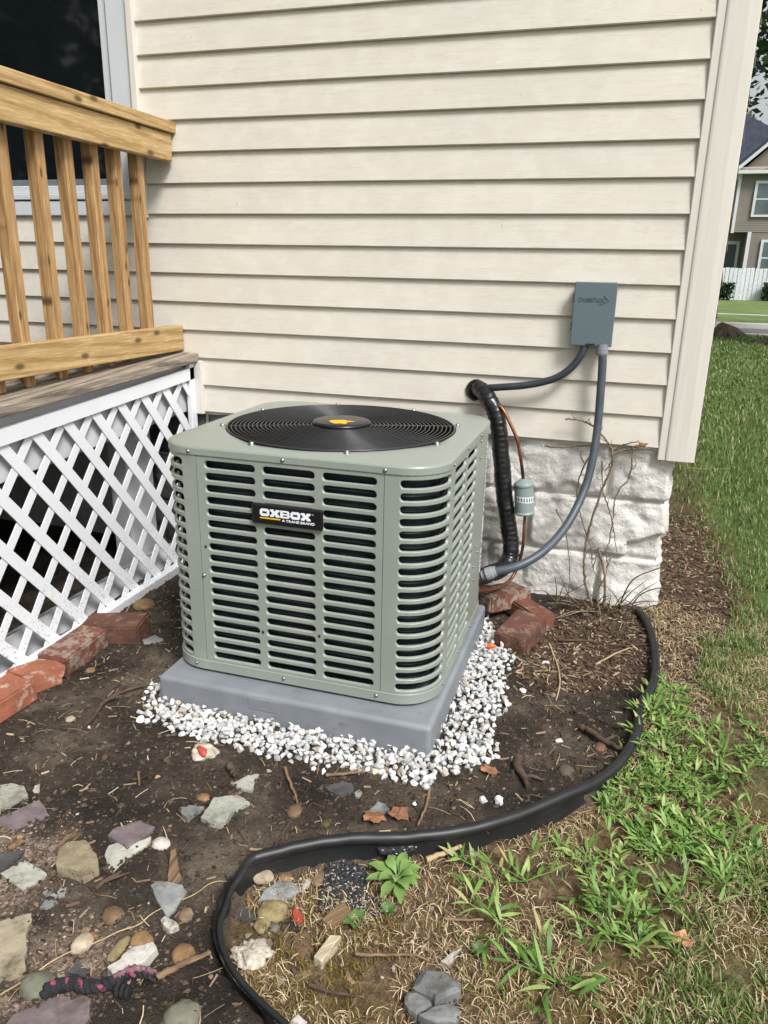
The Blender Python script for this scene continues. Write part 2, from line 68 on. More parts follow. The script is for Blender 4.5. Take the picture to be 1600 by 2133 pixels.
'crab':[[-0.372,-1.1862],[-0.2843,-1.1107],[-0.2273,-1.0135],[-0.142,-0.844],[-0.0956,-0.5851],[0.0066,-0.5495],[-0.0109,-0.887],[0.0681,-1.0464],[0.1148,-1.1816],[0.1133,-1.3326],[0.0433,-1.3174],[-0.0485,-1.2939],[-0.1161,-1.2736],[-0.1578,-1.1633],[-0.2246,-1.1195],[-0.3195,-1.2121]],
'crab2':[[-0.2556,-1.3057],[-0.1461,-1.2539],[-0.1168,-1.3839],[-0.0383,-1.4552],[-0.0584,-1.5173],[-0.1603,-1.5403],[-0.2191,-1.418]],
'crab3':[[0.0185,-0.7767],[0.1771,-0.6501],[0.2068,-0.78],[0.184,-0.9499],[0.0522,-0.972]],
'turf':[[0.37,2.1131],[0.6689,2.35],[0.7303,1.3046],[0.1428,-1.71],[-0.1406,-1.8026],[-0.0437,-1.5541],[0.021,-1.3634],[0.1129,-1.1968],[0.1514,-0.659],[0.0799,-0.4658],[0.1363,-0.146],[0.2242,-0.0381],[0.3396,0.6245],[0.211,1.44]],
'mulch':[[-0.4698,-0.2271],[-0.0965,0.0125],[-0.1161,-0.4287],[-0.1858,-0.5766],[-0.402,-0.6811],[-0.4614,-0.55]],
'mulch2':[[-0.0439,0.0988],[0.0821,2.4665],[0.165,2.1113],[0.1646,1.1382],[0.236,0.2949],[0.2154,-0.101],[0.1078,-0.2833],[0.0242,-0.6687],[-0.0813,-0.802],[-0.0458,-0.4673]],
'sand':[[-1.4806,-1.618],[-1.3293,-1.6154],[-1.2441,-1.7048],[-1.2127,-1.8101],[-1.2726,-1.842],[-1.3233,-1.8589],[-1.5283,-1.6506]],
'sand2':[[-1.1945,-1.926],[-1.14,-1.8326],[-0.968,-1.8301],[-1.0003,-1.9208],[-1.1059,-2.0214],[-1.1635,-2.0114]],
'weed':[-0.5927,-1.501,-0.036],
'emblem':[[-1.0357,-0.7286],[-1.0198,-0.7403],[-1.0047,-0.7289],[-0.9931,-0.734],[-0.9888,-0.7221],[-0.9961,-0.7082],[-0.9758,-0.6893],[-1.0051,-0.6879],[-1.0118,-0.6786],[-1.0457,-0.6984],[-1.0465,-0.716]]}

# ------------------------------------------------------------------ camera, sky, sun, exposure
cam = bpy.data.cameras.new('camera'); cam.sensor_fit = 'HORIZONTAL'; cam.sensor_width = 36.0
cam.lens = D['cam']['lens']; cam.clip_start = 0.02; cam.clip_end = 600
co = bpy.data.objects.new('camera', cam); COL.objects.link(co)
r_, u_, f_ = (Vector(D['cam'][k]) for k in 'ruf')
m = Matrix((r_, u_, -f_)).transposed().to_4x4(); m.translation = Vector(D['cam']['loc'])
co.matrix_world = m
sc.camera = co

SUN_EL, SUN_AZ = R(50), R(48)      # azimuth measured from -Y (towards the wall) round to +X
w = bpy.data.worlds.new('World'); sc.world = w; w.use_nodes = True
nt = w.node_tree; bg = nt.nodes['Background']
sky = nt.nodes.new('ShaderNodeTexSky'); sky.sky_type = 'NISHITA'; sky.sun_disc = False
sky.sun_elevation = SUN_EL; sky.sun_rotation = math.pi - SUN_AZ
sky.air_density = 1.0; sky.dust_density = 4.0; sky.ozone_density = 1.0
hs = nt.nodes.new('ShaderNodeHueSaturation'); hs.inputs['Saturation'].default_value = 0.14; hs.inputs['Value'].default_value = 1.0
nt.links.new(sky.outputs[0], hs.inputs['Color']); nt.links.new(hs.outputs[0], bg.inputs[0])
bg.inputs[1].default_value = 0.11
sl = bpy.data.lights.new('sun', 'SUN'); sl.energy = 2.3; sl.angle = R(16); sl.color = (1.0, 0.975, 0.94)
so = bpy.data.objects.new('sun', sl); COL.objects.link(so)
sd_ = Vector((math.sin(SUN_AZ)*math.cos(SUN_EL), -math.cos(SUN_AZ)*math.cos(SUN_EL), math.sin(SUN_EL)))
so.rotation_euler = sd_.to_track_quat('Z', 'Y').to_euler(); so.location = (6, -10, 14)
sc.view_settings.view_transform = 'Standard'; sc.view_settings.look = 'None'
sc.view_settings.gamma = 1.0; sc.view_settings.use_curve_mapping = False
sc.view_settings.exposure = 0.56
sc.cycles.max_bounces = 6; sc.cycles.diffuse_bounces = 2; sc.cycles.glossy_bounces = 3; sc.cycles.transmission_bounces = 3; sc.cycles.transparent_max_bounces = 4

# ------------------------------------------------------------------ materials
def lin(c):
    f = lambda v: (v/12.92 if v <= .04045 else ((v+.055)/1.055)**2.4)
    return tuple(f(v/255) for v in c)
def shade(c, k): return tuple(min(1, v*k) for v in c)
class NT:
    def __init__(s, name):
        s.m = bpy.data.materials.new(name); s.m.use_nodes = True
        s.t = s.m.node_tree; s.b = s.t.nodes['Principled BSDF']
    def n(s, typ, **kw):
        x = s.t.nodes.new('ShaderNode'+typ)
        for k, v in kw.items():
            if k in x.inputs.keys() if isinstance(k, str) else False: x.inputs[k].default_value = v
            else: setattr(x, k, v)
        return x
    def l(s, a, b): s.t.links.new(a, b)
    def coords(s, scale=(1,1,1), rnd=0.0, kind='Object'):
        tc = s.n('TexCoord'); mp = s.n('Mapping'); mp.inputs['Scale'].default_value = scale
        s.l(tc.outputs[kind], mp.inputs[0])
        if rnd:
            oi = s.n('ObjectInfo'); mu = s.n('Math', operation='MULTIPLY'); mu.inputs[1].default_value = rnd
            s.l(oi.outputs['Random'], mu.inputs[0]); cb = s.n('CombineXYZ')
            for i in range(3): s.l(mu.outputs[0], cb.inputs[i])
            s.l(cb.outputs[0], mp.inputs['Location'])
        return mp.outputs[0]
    def noise(s, vec, scale, detail=4, rough=.55, dist=0):
        x = s.n('TexNoise'); x.inputs['Scale'].default_value = scale; x.inputs['Detail'].default_value = detail
        x.inputs['Roughness'].default_value = rough; x.inputs['Distortion'].default_value = dist
        s.l(vec, x.inputs['Vector']); return x.outputs['Fac']
    def ramp(s, fac, stops):
        x = s.n('ValToRGB'); e = x.color_ramp.elements
        while len(e) < len(stops): e.new(0.5)
        for i, (p, c) in enumerate(stops):
            e[i].position = p; e[i].color = (*c, 1) if len(c) == 3 else c
        s.l(fac, x.inputs[0]); return x.outputs[0]
    def mix(s, fac, a, b, mode='MIX'):
        x = s.n('Mix', data_type='RGBA', blend_type=mode)
        if isinstance(fac, (int, float)): x.inputs[0].default_value = fac
        else: s.l(fac, x.inputs[0])
        for q, v in ((6, a), (7, b)):
            if isinstance(v, tuple): x.inputs[q].default_value = (*v[:3], 1)
            else: s.l(v, x.inputs[q])
        return x.outputs[2]
    def bump(s, h, strength=.3, dist=.01, prev=None):
        x = s.n('Bump'); x.inputs['Strength'].default_value = strength; x.inputs['Distance'].default_value = dist
        s.l(h, x.inputs['Height'])
        if prev is not None: s.l(prev, x.inputs['Normal'])
        s.l(x.outputs[0], s.b.inputs['Normal']); return x.outputs[0]
    def base(s, c):
        if isinstance(c, tuple): s.b.inputs['Base Color'].default_value = (*c[:3], 1)
        else: s.l(c, s.b.inputs['Base Color'])
    def set(s, rough=None, metal=None, spec=None, coat=None, coatr=None, sub=None, trans=None):
        for k, v in (('Roughness', rough), ('Metallic', metal), ('Specular IOR Level', spec), ('Coat Weight', coat), ('Coat Roughness', coatr), ('Transmission Weight', trans)):
            if v is not None: s.b.inputs[k].default_value = v

def pm(name, c1, c2=None, rough=.7, metal=0, spec=.5, scale=12, stretch=(1,1,1), bump=.2, bdist=.004, bscale=60, rnd=.0, island=0.0, coat=0, detail=5, stops=(.35,.68), dirt=0.0):
    t = NT(name); v = t.coords(stretch, rnd=9.0)
    c2 = c2 or shade(c1, .8)
    col = t.ramp(t.noise(v, scale, detail), [(stops[0], c1), (stops[1], c2)])
    if rnd or island:
        if island: src = t.n('NewGeometry').outputs['Random Per Island']; amt = island
        else: src = t.n('ObjectInfo').outputs['Random']; amt = rnd
        mr = t.n('MapRange'); mr.inputs[3].default_value = 1-amt; mr.inputs[4].default_value = 1+amt
        t.l(src, mr.inputs[0]); h = t.n('HueSaturation'); t.l(col, h.inputs['Color']); t.l(mr.outputs[0], h.inputs['Value']); col = h.outputs[0]
    if dirt:
        vd = t.coords((1,1,1), rnd=31.0); dm = t.ramp(t.noise(vd, 24, 6, .72), [(.62-.22*dirt, (0,0,0)), (.80-.18*dirt, (.85,.85,.85))]); col = t.mix(dm, col, lin((86,72,58)))
    t.base(col); t.set(rough, metal, spec, coat)
    if bump: t.bump(t.noise(v, bscale, 5, .6), bump, bdist)
    return t.m
def pisl(name, stops, rough=.8, spec=.3, bump=.3, bscale=200, bdist=.001):
    t = NT(name); g = t.n('NewGeometry')
    col = t.ramp(g.outputs['Random Per Island'], stops); v = t.coords()
    col = t.mix(.35, col, t.ramp(t.noise(v, 90, 3), [(.3, (.25,.25,.25)), (.7, (1,1,1))]), 'MULTIPLY')
    t.base(col); t.set(rough, 0, spec)
    if bump: t.bump(t.noise(v, bscale, 3), bump, bdist)
    return t.m

def wood(name, light, dark, axis, knots=True, rough=.62, grain=1.0, grey=0):
    """sawn board, grain along the given axis, knots and sap streaks"""
    t = NT(name); st = [22, 22, 22]; st[axis] = 1.1
    v = t.coords(tuple(st), rnd=37.0)
    k2 = [0, 9.0, 9.0]; k2[axis] = 4.2
    if axis == 2: k2 = [0, 17, 5.5]
    vk = t.coords(tuple(k2), rnd=53.0); sk = t.n('SeparateXYZ'); t.l(vk, sk.inputs[0]); ck = t.n('CombineXYZ'); t.l(sk.outputs[1], ck.inputs[0]); t.l(sk.outputs[2], ck.inputs[1])
    vo = t.n('TexVoronoi', voronoi_dimensions='2D'); vo.inputs['Scale'].default_value = 1.0; t.l(ck.outputs[0], vo.inputs['Vector'])
    kd = vo.outputs['Distance']
    wv = t.n('TexWave', wave_type='BANDS', bands_direction='DIAGONAL'); wv.inputs['Scale'].default_value = .75; wv.inputs['Distortion'].default_value = 7; wv.inputs['Detail'].default_value = 3; wv.inputs['Detail Scale'].default_value = .7
    t.l(v, wv.inputs['Vector'])
    g1 = t.ramp(wv.outputs['Fac'], [(.1, light), (.62, shade(light, .93)), (.9, dark)])
    fine = t.noise(v, 9.0, 6, .72)
    col = t.mix(.55*grain, g1, t.ramp(fine, [(.32, shade(dark, .62)), (.5, shade(dark, 1.05)), (.62, shade(light, 1.1))]))
    big = t.noise(t.coords((2.5,2.5,2.5), rnd=11), 1.3, 3)
    col = t.mix(.5, col, t.ramp(big, [(.3, (.74,.70,.60)), (.7, (1,1,1))]), 'MULTIPLY')
    if knots:
        km = t.ramp(kd, [(.045, (.95,.95,.95)), (.075, (.6,.6,.6)), (.10, (.15,.15,.15)), (.15, (0,0,0))])
        col = t.mix(km, col, shade(dark, .30))
    t.base(col); t.set(rough, 0, .3); t.bump(fine, .25, .0015)
    return t.m

M = {}
# siding: cream vinyl with embossed wood grain, slight grime
t = NT('cream_vinyl'); v = t.coords((1,1,1), rnd=21.0); vs = t.coords((2.4, 1, 62), rnd=21.0)
gr = t.noise(vs, 1.6, 3, .5, 1.6)
gm = t.ramp(gr, [(.470, (0,0,0)), (.50, (1,1,1)), (.530, (0,0,0))])
lo = t.noise(v, 2.2, 4)
col = t.ramp(lo, [(.3, lin((219,214,203))), (.7, lin((211,207,197)))])
col = t.mix(.10, col, t.ramp(t.noise(v, 14, 5, .6), [(.45, (.55,.47,.35)), (.62, (1,1,1))]), 'MULTIPLY')
sp = t.n('TexVoronoi'); sp.inputs['Scale'].default_value = 9; t.l(v, sp.inputs['Vector'])
col = t.mix(t.ramp(sp.outputs['Distance'], [(.015, (.5,.5,.5)), (.03, (0,0,0))]), col, (.12,.10,.08))
col = t.mix(gm, col, t.mix(1.0, col, (.93,.92,.90), 'MULTIPLY'))  # shading along the embossed grain lines, put into the colour
t.base(col); t.set(.46, 0, .4); t.bump(gm, .35, .0008)
M['siding'] = t.m
M['trim_cream'] = pm('cream_trim', lin((218,213,205)), lin((210,206,198)), .45, scale=4, stretch=(30,30,1.2), bump=.06, bscale=3)
M['white_vinyl'] = pm('white_vinyl', (.60,.63,.66), (.56,.59,.62), .4, scale=3, bump=.03)
M['white_old'] = pm('white_paint_dusty', (.62,.63,.64), (.50,.51,.52), .55, scale=6, bump=.1, bscale=40)
t = NT('lattice_white'); v = t.coords((1,1,1)); dirt = t.noise(v, 160, 2, .5)
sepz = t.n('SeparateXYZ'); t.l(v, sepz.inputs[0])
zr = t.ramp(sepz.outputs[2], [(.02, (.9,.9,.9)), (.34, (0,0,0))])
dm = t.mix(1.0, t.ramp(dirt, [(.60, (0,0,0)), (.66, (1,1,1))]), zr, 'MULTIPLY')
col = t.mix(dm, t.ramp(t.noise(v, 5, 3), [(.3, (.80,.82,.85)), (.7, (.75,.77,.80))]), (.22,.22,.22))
t.base(col); t.set(.35, 0, .5); t.bump(t.noise(t.coords((80,3,3)), 3, 3), .08, .001); M['lattice'] = t.m
WL, WD = lin((208,182,134)), lin((168,136,90))
M['pine_y'] = wood('treated_pine_rail', WL, WD, 1)
M['pine_z'] = wood('treated_pine_baluster', lin((196,162,116)), lin((150,114,76)), 2)
M['deck_grey'] = wood('weathered_deck', lin((176,164,150)), lin((108,98,88)), 1, knots=False, rough=.85)
M['deck_brown_shaded'] = wood('stained_deck_shade_dark', lin((98,74,62)), lin((64,48,40)), 1, knots=False, rough=.8)  # brown boards, colour darkened further to stand for shade under the deck
# rock-faced foundation
def rockmat(name, a, b, stain):
    t = NT(name); v = t.coords((1,1,1), rnd=13.0, kind='Object')
    n1 = t.noise(v, 9, 6, .65); n2 = t.noise(v, 70, 5, .7)
    col = t.ramp(n1, [(.3, b), (.62, a)])
    gd = t.n('TexCoord'); sz = t.n('SeparateXYZ'); t.l(gd.outputs['Object'], sz.inputs[0])
    col = t.mix(t.ramp(n2, [(.60, (0,0,0)), (.74, (.35,.35,.35))]), col, stain)
    chips = t.noise(v, 7.5, 3, .4)
    col = t.mix(t.ramp(chips, [(.74, (0,0,0)), (.76, (.8,.8,.8))]), col, lin((120,108,95)))
    t.base(col); t.set(.88, 0, .25); b1 = t.bump(n2, .95, .008); t.bump(t.noise(v, 240, 3), .35, .002, b1)
    return t.m
M['block_paint'] = rockmat('painted_rockface', lin((226,224,219)), lin((200,197,191)), lin((158,151,140)))
M['block_shaded'] = rockmat('rockface_shade_dark', lin((112,109,105)), lin((80,78,75)), lin((58,56,53)))  # grey blocks, colour darkened to stand for the shade behind the porch
M['mortar'] = pm('painted_mortar', lin((208,205,199)), lin((180,176,169)), .9, scale=14, bump=.5, bscale=120)
# unit
t = NT('cabinet_paint'); v = t.coords(); c0 = t.ramp(t.noise(v, 3, 3), [(.3, lin((142,150,142))), (.7, lin((137,145,137)))]); t.base(t.mix(t.ramp(t.noise(t.coords((1,1,.25)), 9, 6, .7), [(.55, (0,0,0)), (.8, (.35,.35,.35))]), c0, lin((168,168,156))))
t.set(.36, 0, .45, .25, .2); t.bump(t.noise(v, 900, 2), .05, .0003); M['cabinet'] = t.m
M['coil'] = pm('condenser_coil', (.020,.028,.033), (.008,.013,.018), .4, scale=30, stretch=(1,1,.02), bump=.5, bscale=400, bdist=.001)
M['black_gloss'] = pm('black_guard', (.030,.030,.032), (.022,.022,.024), .28, scale=20, bump=.02)
M['black_plate'] = pm('black_plate', (.010,.010,.011), (.008,.008,.009), .30, scale=20, bump=.0)
M['black_matte'] = pm('black_inside', (.010,.010,.011), (.006,.006,.007), .7, scale=20, bump=.05)
M['blade'] = pm('fan_blade', (.028,.028,.030), (.02,.02,.022), .45, scale=20, bump=.05)
M['zinc'] = pm('zinc_screw', (.36,.37,.38), (.28,.29,.31), .38, 1.0, scale=40, bump=.05)
M['pad'] = pm('grey_plastic_pad', lin((130,135,141)), lin((116,121,127)), .50, scale=9, bump=.14, bscale=420, bdist=.0006, dirt=.12)
M['logo_white'] = pm('plate_white', (.78,.82,.88), (.76,.80,.86), .5, scale=5, bump=0)
M['logo_yellow'] = pm('plate_yellow', lin((226,178,40)), lin((220,172,38)), .5, scale=5, bump=0)
M['sticker'] = pm('sticker_white', (.72,.74,.76), (.68,.70,.72), .45, scale=5, bump=0)
M['ink'] = pm('sticker_ink', (.06,.06,.07), (.05,.05,.06), .6, scale=5, bump=0)
M['ink_blue'] = pm('sticker_blue', (.05,.09,.25), (.05,.08,.2), .6, scale=5, bump=0)
M['ink_red'] = pm('sticker_red', (.55,.05,.04), (.5,.05,.04), .6, scale=5, bump=0)
# electrical and lines
M['box_grey'] = pm('disconnect_grey', lin((100,114,121)), lin((94,108,115)), .40, scale=4, bump=.05, bscale=600, bdist=.0004)
M['conduit'] = pm('conduit_grey', lin((76,84,92)), lin((66,74,82)), .42, scale=30, bump=.1, bscale=150)
M['conduit_dark'] = pm('conduit_dark', lin((52,59,66)), lin((42,48,55)), .42, scale=30, bump=.1, bscale=150)
M['fitting'] = pm('fitting_grey', lin((140,146,152)), lin((126,132,138)), .4, scale=20, bump=.05)
M['tape'] = pm('black_tape', (.012,.012,.013), (.008,.008,.009), .27, scale=30, bump=.25, bscale=90, bdist=.002)
t = NT('copper'); v = t.coords(); n1 = t.noise(v, 9, 4); t.base(t.ramp(n1, [(.34, lin((186,128,94))), (.48, lin((146,94,68))), (.62, lin((76,57,48)))])); t.set(.34, .75, .5); M['copper'] = t.m
M['drier'] = pm('drier_paint', lin((136,150,149)), lin((128,142,141)), .35, scale=6, bump=.05)
# bricks
def brickmat(name, a, b, c, crust=.6):
    t = NT(name); v = t.coords((1,1,1), rnd=17.0); n1 = t.noise(v, 14, 6, .65); n2 = t.noise(v, 26, 5, .7); n3 = t.noise(v, 120, 4, .6)
    col = t.ramp(n1, [(.32, a), (.66, b)])
    g = t.n('NewGeometry'); s = t.n('SeparateXYZ'); t.l(g.outputs['Normal'], s.inputs[0])
    cm = t.ramp(n2, [(crust, (0,0,0)), (crust+.10, (.85,.85,.85))])
    col = t.mix(cm, col, c)
    t.base(col); t.set(.88, 0, .25); b1 = t.bump(n2, .45, .004); t.bump(n3, .5, .002, b1); return t.m
M['brick_red'] = brickmat('brick_red', lin((126,80,66)), lin((98,64,55)), lin((146,128,114)), .56)
M['brick_orange'] = brickmat('brick_orange', lin((166,104,80)), lin((132,84,66)), lin((180,160,144)), .56)
M['brick_dark'] = brickmat('brick_dark', lin((110,74,62)), lin((80,58,50)), lin((126,108,96)), .53)
M['brick_crust'] = brickmat('brick_mortar_crust', lin((124,78,64)), lin((94,66,56)), lin((148,136,122)), .47)
# plastic edging
M['edging'] = pm('edging_black', (.011,.012,.013), (.019,.020,.021), .45, scale=16, bump=.12, bscale=40, bdist=.002)
# stones
def slate(name, a, b):
    return pm(name, a, b, .78, spec=.3, scale=26, detail=8, bump=.7, bscale=60, bdist=.005, rnd=.10, dirt=.55)
M['sl_green'] = slate('slate_green', lin((178, 178, 166)), lin((142, 144, 134)))
M['sl_purple'] = slate('slate_purple', lin((124, 112, 114)), lin((98, 88, 91)))
M['sl_olive'] = slate('slate_olive', lin((150, 138, 112)), lin((120, 112, 94)))
M['sl_tan'] = slate('slate_tan', lin((170, 158, 134)), lin((140, 132, 116)))
M['sl_grey'] = slate('slate_grey', lin((146, 148, 146)), lin((110, 113, 113)))
M['sl_dark'] = slate('slate_dark', lin((88, 88, 88)), lin((62, 62, 63)))
M['sl_rock'] = slate('rock_grey', lin((124, 126, 125)), lin((88, 91, 92)))
M['sl_white'] = slate('stone_white', lin((206, 203, 196)), lin((166, 161, 152)))
PB = dict(cream=((188,174,154),(156,140,120)), orange=((154,122,86),(118,92,66)), white=((214,210,204),(176,170,160)), tan=((146,126,102),(112,94,74)), olive=((158,144,104),(118,106,74)), grey=((120,118,112),(92,90,86)), brown=((122,98,76),(90,72,56)), moss=((96,88,52),(64,60,36)), greygreen=((124,124,108),(94,94,82)), greyb=((104,95,86),(82,74,66)), red=((128,90,74),(98,70,58)))
for k, (a, b) in PB.items(): M['pb_'+k] = pm('pebble_'+k, lin(a), lin(b), .68, spec=.3, scale=34, detail=8, bump=.5, bscale=90, bdist=.003, rnd=.08, dirt=.65)
t = NT('shingle'); v = t.coords(); vo = t.n('TexVoronoi'); vo.inputs['Scale'].default_value = 320; t.l(v, vo.inputs['Vector'])
sx = t.n('SeparateXYZ'); t.l(vo.outputs['Color'], sx.inputs[0]); pick = t.ramp(sx.outputs[0], [(.925, (0,0,0)), (.945, (.8,.8,.8))])
t.base(t.mix(pick, t.ramp(sx.outputs[1], [(.2, (.012,.012,.013)), (.8, (.05,.05,.055))]), (.55,.56,.58))); t.set(.85, 0, .3); t.bump(vo.outputs['Distance'], .6, .002); M['shingle'] = t.m
M['gravel'] = pisl('white_marble_gravel', [(0, (.46,.47,.48)), (.3, (.62,.62,.62)), (.8, (.74,.74,.73)), (.95, (.64,.61,.55)), (1, (.44,.37,.30))], .6, .4, .25, 160, .002)
M['gravel_one'] = pm('white_marble_stone', (.74,.74,.74), (.60,.61,.63), .6, scale=22, bump=.3, bscale=120, bdist=.002, rnd=.05)
M['crumbs'] = pisl('soil_crumbs', [(0, lin((46,39,33))), (.6, lin((74,63,53))), (.93, lin((94,81,68))), (.99, lin((120,107,93))), (1, lin((160,148,134)))])
M['grit'] = pisl('sand_grit', [(0, lin((96,76,65))), (.4, lin((134,113,99))), (.7, lin((160,143,130))), (.9, lin((112,96,86))), (1, lin((200,190,180)))])
M['mulch'] = pisl('mulch_chips', [(0, lin((58,45,37))), (.45, lin((92,73,60))), (.72, lin((126,105,86))), (.9, lin((170,148,122))), (1, lin((208,190,162)))])
M['straw'] = pisl('dry_straw', [(0, lin((116,94,66))), (.35, lin((166,142,104))), (.7, lin((202,182,144))), (1, lin((226,212,180)))], .7, .3, 0)
M['twig_dark'] = pm('bark_dark', lin((88,72,58)), lin((58,46,38)), .85, scale=40, bump=.6, bscale=180, bdist=.002)
M['twig_brown'] = pm('bark_brown', lin((138,112,86)), lin((100,78,58)), .8, scale=40, bump=.5, bscale=180, bdist=.002)
M['twig_straw'] = pm('dry_stem', lin((184,162,126)), lin((146,124,92)), .7, scale=40, bump=.3, bscale=150, bdist=.001)
M['vine'] = pm('dead_vine', lin((136,120,98)), lin((82,70,56)), .85, scale=30, bump=.5, bscale=160, bdist=.002)
M['wood_old'] = wood('old_timber', lin((214,204,182)), lin((166,154,132)), 0, knots=False, rough=.8)
M['bark_chip'] = wood('bark_chip', lin((148,124,98)), lin((98,78,60)), 1, knots=False, rough=.85)
# grasses
def grassmat(name, stops, trans=.25):
    t = NT(name); g = t.n('NewGeometry'); c = t.ramp(g.outputs['Random Per Island'], stops)
    v = t.coords(); c = t.mix(.25, c, t.ramp(t.noise(v, 30, 3), [(.3, (.5,.55,.4)), (.7, (1,1,1))]), 'MULTIPLY')
    t.base(c); t.set(.45, 0, .35)
    tr = t.n('BsdfTranslucent'); t.l(c, tr.inputs[0]); mx = t.n('MixShader'); mx.inputs[0].default_value = trans
    t.l(t.b.outputs[0], mx.inputs[1]); t.l(tr.outputs[0], mx.inputs[2]); t.l(mx.outputs[0], t.t.nodes['Material Output'].inputs[0]); return t.m
M['crab'] = grassmat('crabgrass_leaf', [(0, (.09,.19,.04)), (.35, (.16,.30,.06)), (.7, (.25,.41,.10)), (.88, (.36,.50,.16)), (.94, (.44,.42,.18)), (1, (.46,.38,.19))])
M['turf'] = grassmat('turf_blade', [(0, (.085,.16,.036)), (.42, (.15,.25,.055)), (.72, (.26,.34,.11)), (.82, (.42,.37,.20)), (1, (.54,.47,.30))])
M['lawn'] = grassmat('lawn_blade', [(0, (.07,.135,.03)), (.5, (.12,.20,.045)), (.82, (.19,.27,.075)), (.92, (.34,.32,.15)), (1, (.44,.40,.22))])
M['weed'] = grassmat('rosette_leaf', [(0, (.16,.28,.07)), (1, (.26,.40,.13))], .2)
M['weed_dark'] = grassmat('sprout_leaf', [(0, (.08,.17,.05)), (1, (.14,.25,.08))], .2)
M['leaf_dark'] = grassmat('tree_leaf_dark', [(0, (.018,.045,.014)), (.6, (.035,.085,.022)), (1, (.06,.12,.035))], .3)
M['leaf_light'] = grassmat('tree_leaf_light', [(0, (.05,.10,.035)), (.6, (.085,.15,.05)), (1, (.13,.20,.08))], .35)
M['moss'] = pisl('dry_moss', [(0, lin((92,78,34))), (.5, lin((132,110,48))), (1, lin((110,112,52)))], .9, .2, 0)
M['bark'] = pm('tree_bark', lin((104,92,80)), lin((66,58,50)), .9, scale=9, stretch=(4,4,1), bump=.8, bscale=30, bdist=.02)
M['asphalt'] = pm('asphalt', (.16,.16,.165), (.12,.12,.125), .85, scale=3, bump=.3, bscale=90)
M['concrete'] = pm('concrete', lin((196,194,190)), lin((170,168,164)), .85, scale=2, bump=.2, bscale=60)
M['glass'] = pm('window_glass', (.006,.008,.010), (.005,.007,.009), .04, spec=.6, scale=2, bump=0)
M['screen'] = pm('grey_rail', lin((112,118,124)), lin((100,106,112)), .4, scale=5, bump=.02)
M['nb_siding'] = None
t = NT('neighbour_siding'); v = t.coords((1,1,1)); wv = t.n('TexWave', wave_type='BANDS', bands_direction='Z', wave_profile='SAW'); wv.inputs['Scale'].default_value = 1/ (0.10*2)*.5*2*.314; t.l(v, wv.inputs['Vector'])
t.base(t.ramp(t.noise(v, .8, 3), [(.3, lin((132,125,116))), (.7, lin((122,116,108)))])); t.set(.6, 0, .3); M['nb_siding'] = t.m
M['roof'] = pm('roof_shingle', lin((54,60,76)), lin((40,44,58)), .85, scale=4, bump=.5, bscale=20, bdist=.02)
M['fence'] = pm('fence_paint', lin((214,218,224)), lin((150,146,142)), .7, scale=7, stretch=(6,6,1.2), bump=.3, bscale=20, rnd=.06, stops=(.56,.70))
M['cloth_black'] = pm('rag_black', (.02,.02,.025), (.012,.012,.015), .9, scale=60, bump=.8, bscale=200, bdist=.004)
M['cloth_pink'] = pm('rag_pink', lin((140,72,92)), (.02,.02,.024), .9, scale=70, bump=.8, bscale=200, bdist=.004, stops=(.40,.50))
M['cloth_fray'] = pm('rag_fray', lin((150,122,124)), lin((96,52,64)), .95, scale=90, bump=.8, bscale=200, bdist=.004)
M['orange'] = pm('wire_nut_orange', lin((238,100,40)), lin((226,90,34)), .4, scale=5, bump=0)
M['leaf_orange'] = pm('dry_leaf_orange', lin((158,112,78)), lin((118,78,54)), .7, scale=40, bump=.3)
M['leaf_brown'] = pm('dry_leaf_brown', lin((150,104,74)), lin((106,70,50)), .7, scale=40, bump=.3)
M['leaf_pink'] = pm('dry_leaf_pink', lin((206,154,120)), lin((170,120,90)), .7, scale=40, bump=.3)
M['red_paint'] = pm('red_paint', lin((176,74,58)), lin((150,60,48)), .6, scale=30, bump=.2)
M['mortar_lump'] = pm('mortar_lump', lin((214,206,190)), lin((160,150,134)), .9, scale=30, bump=.9, bscale=90, bdist=.006)

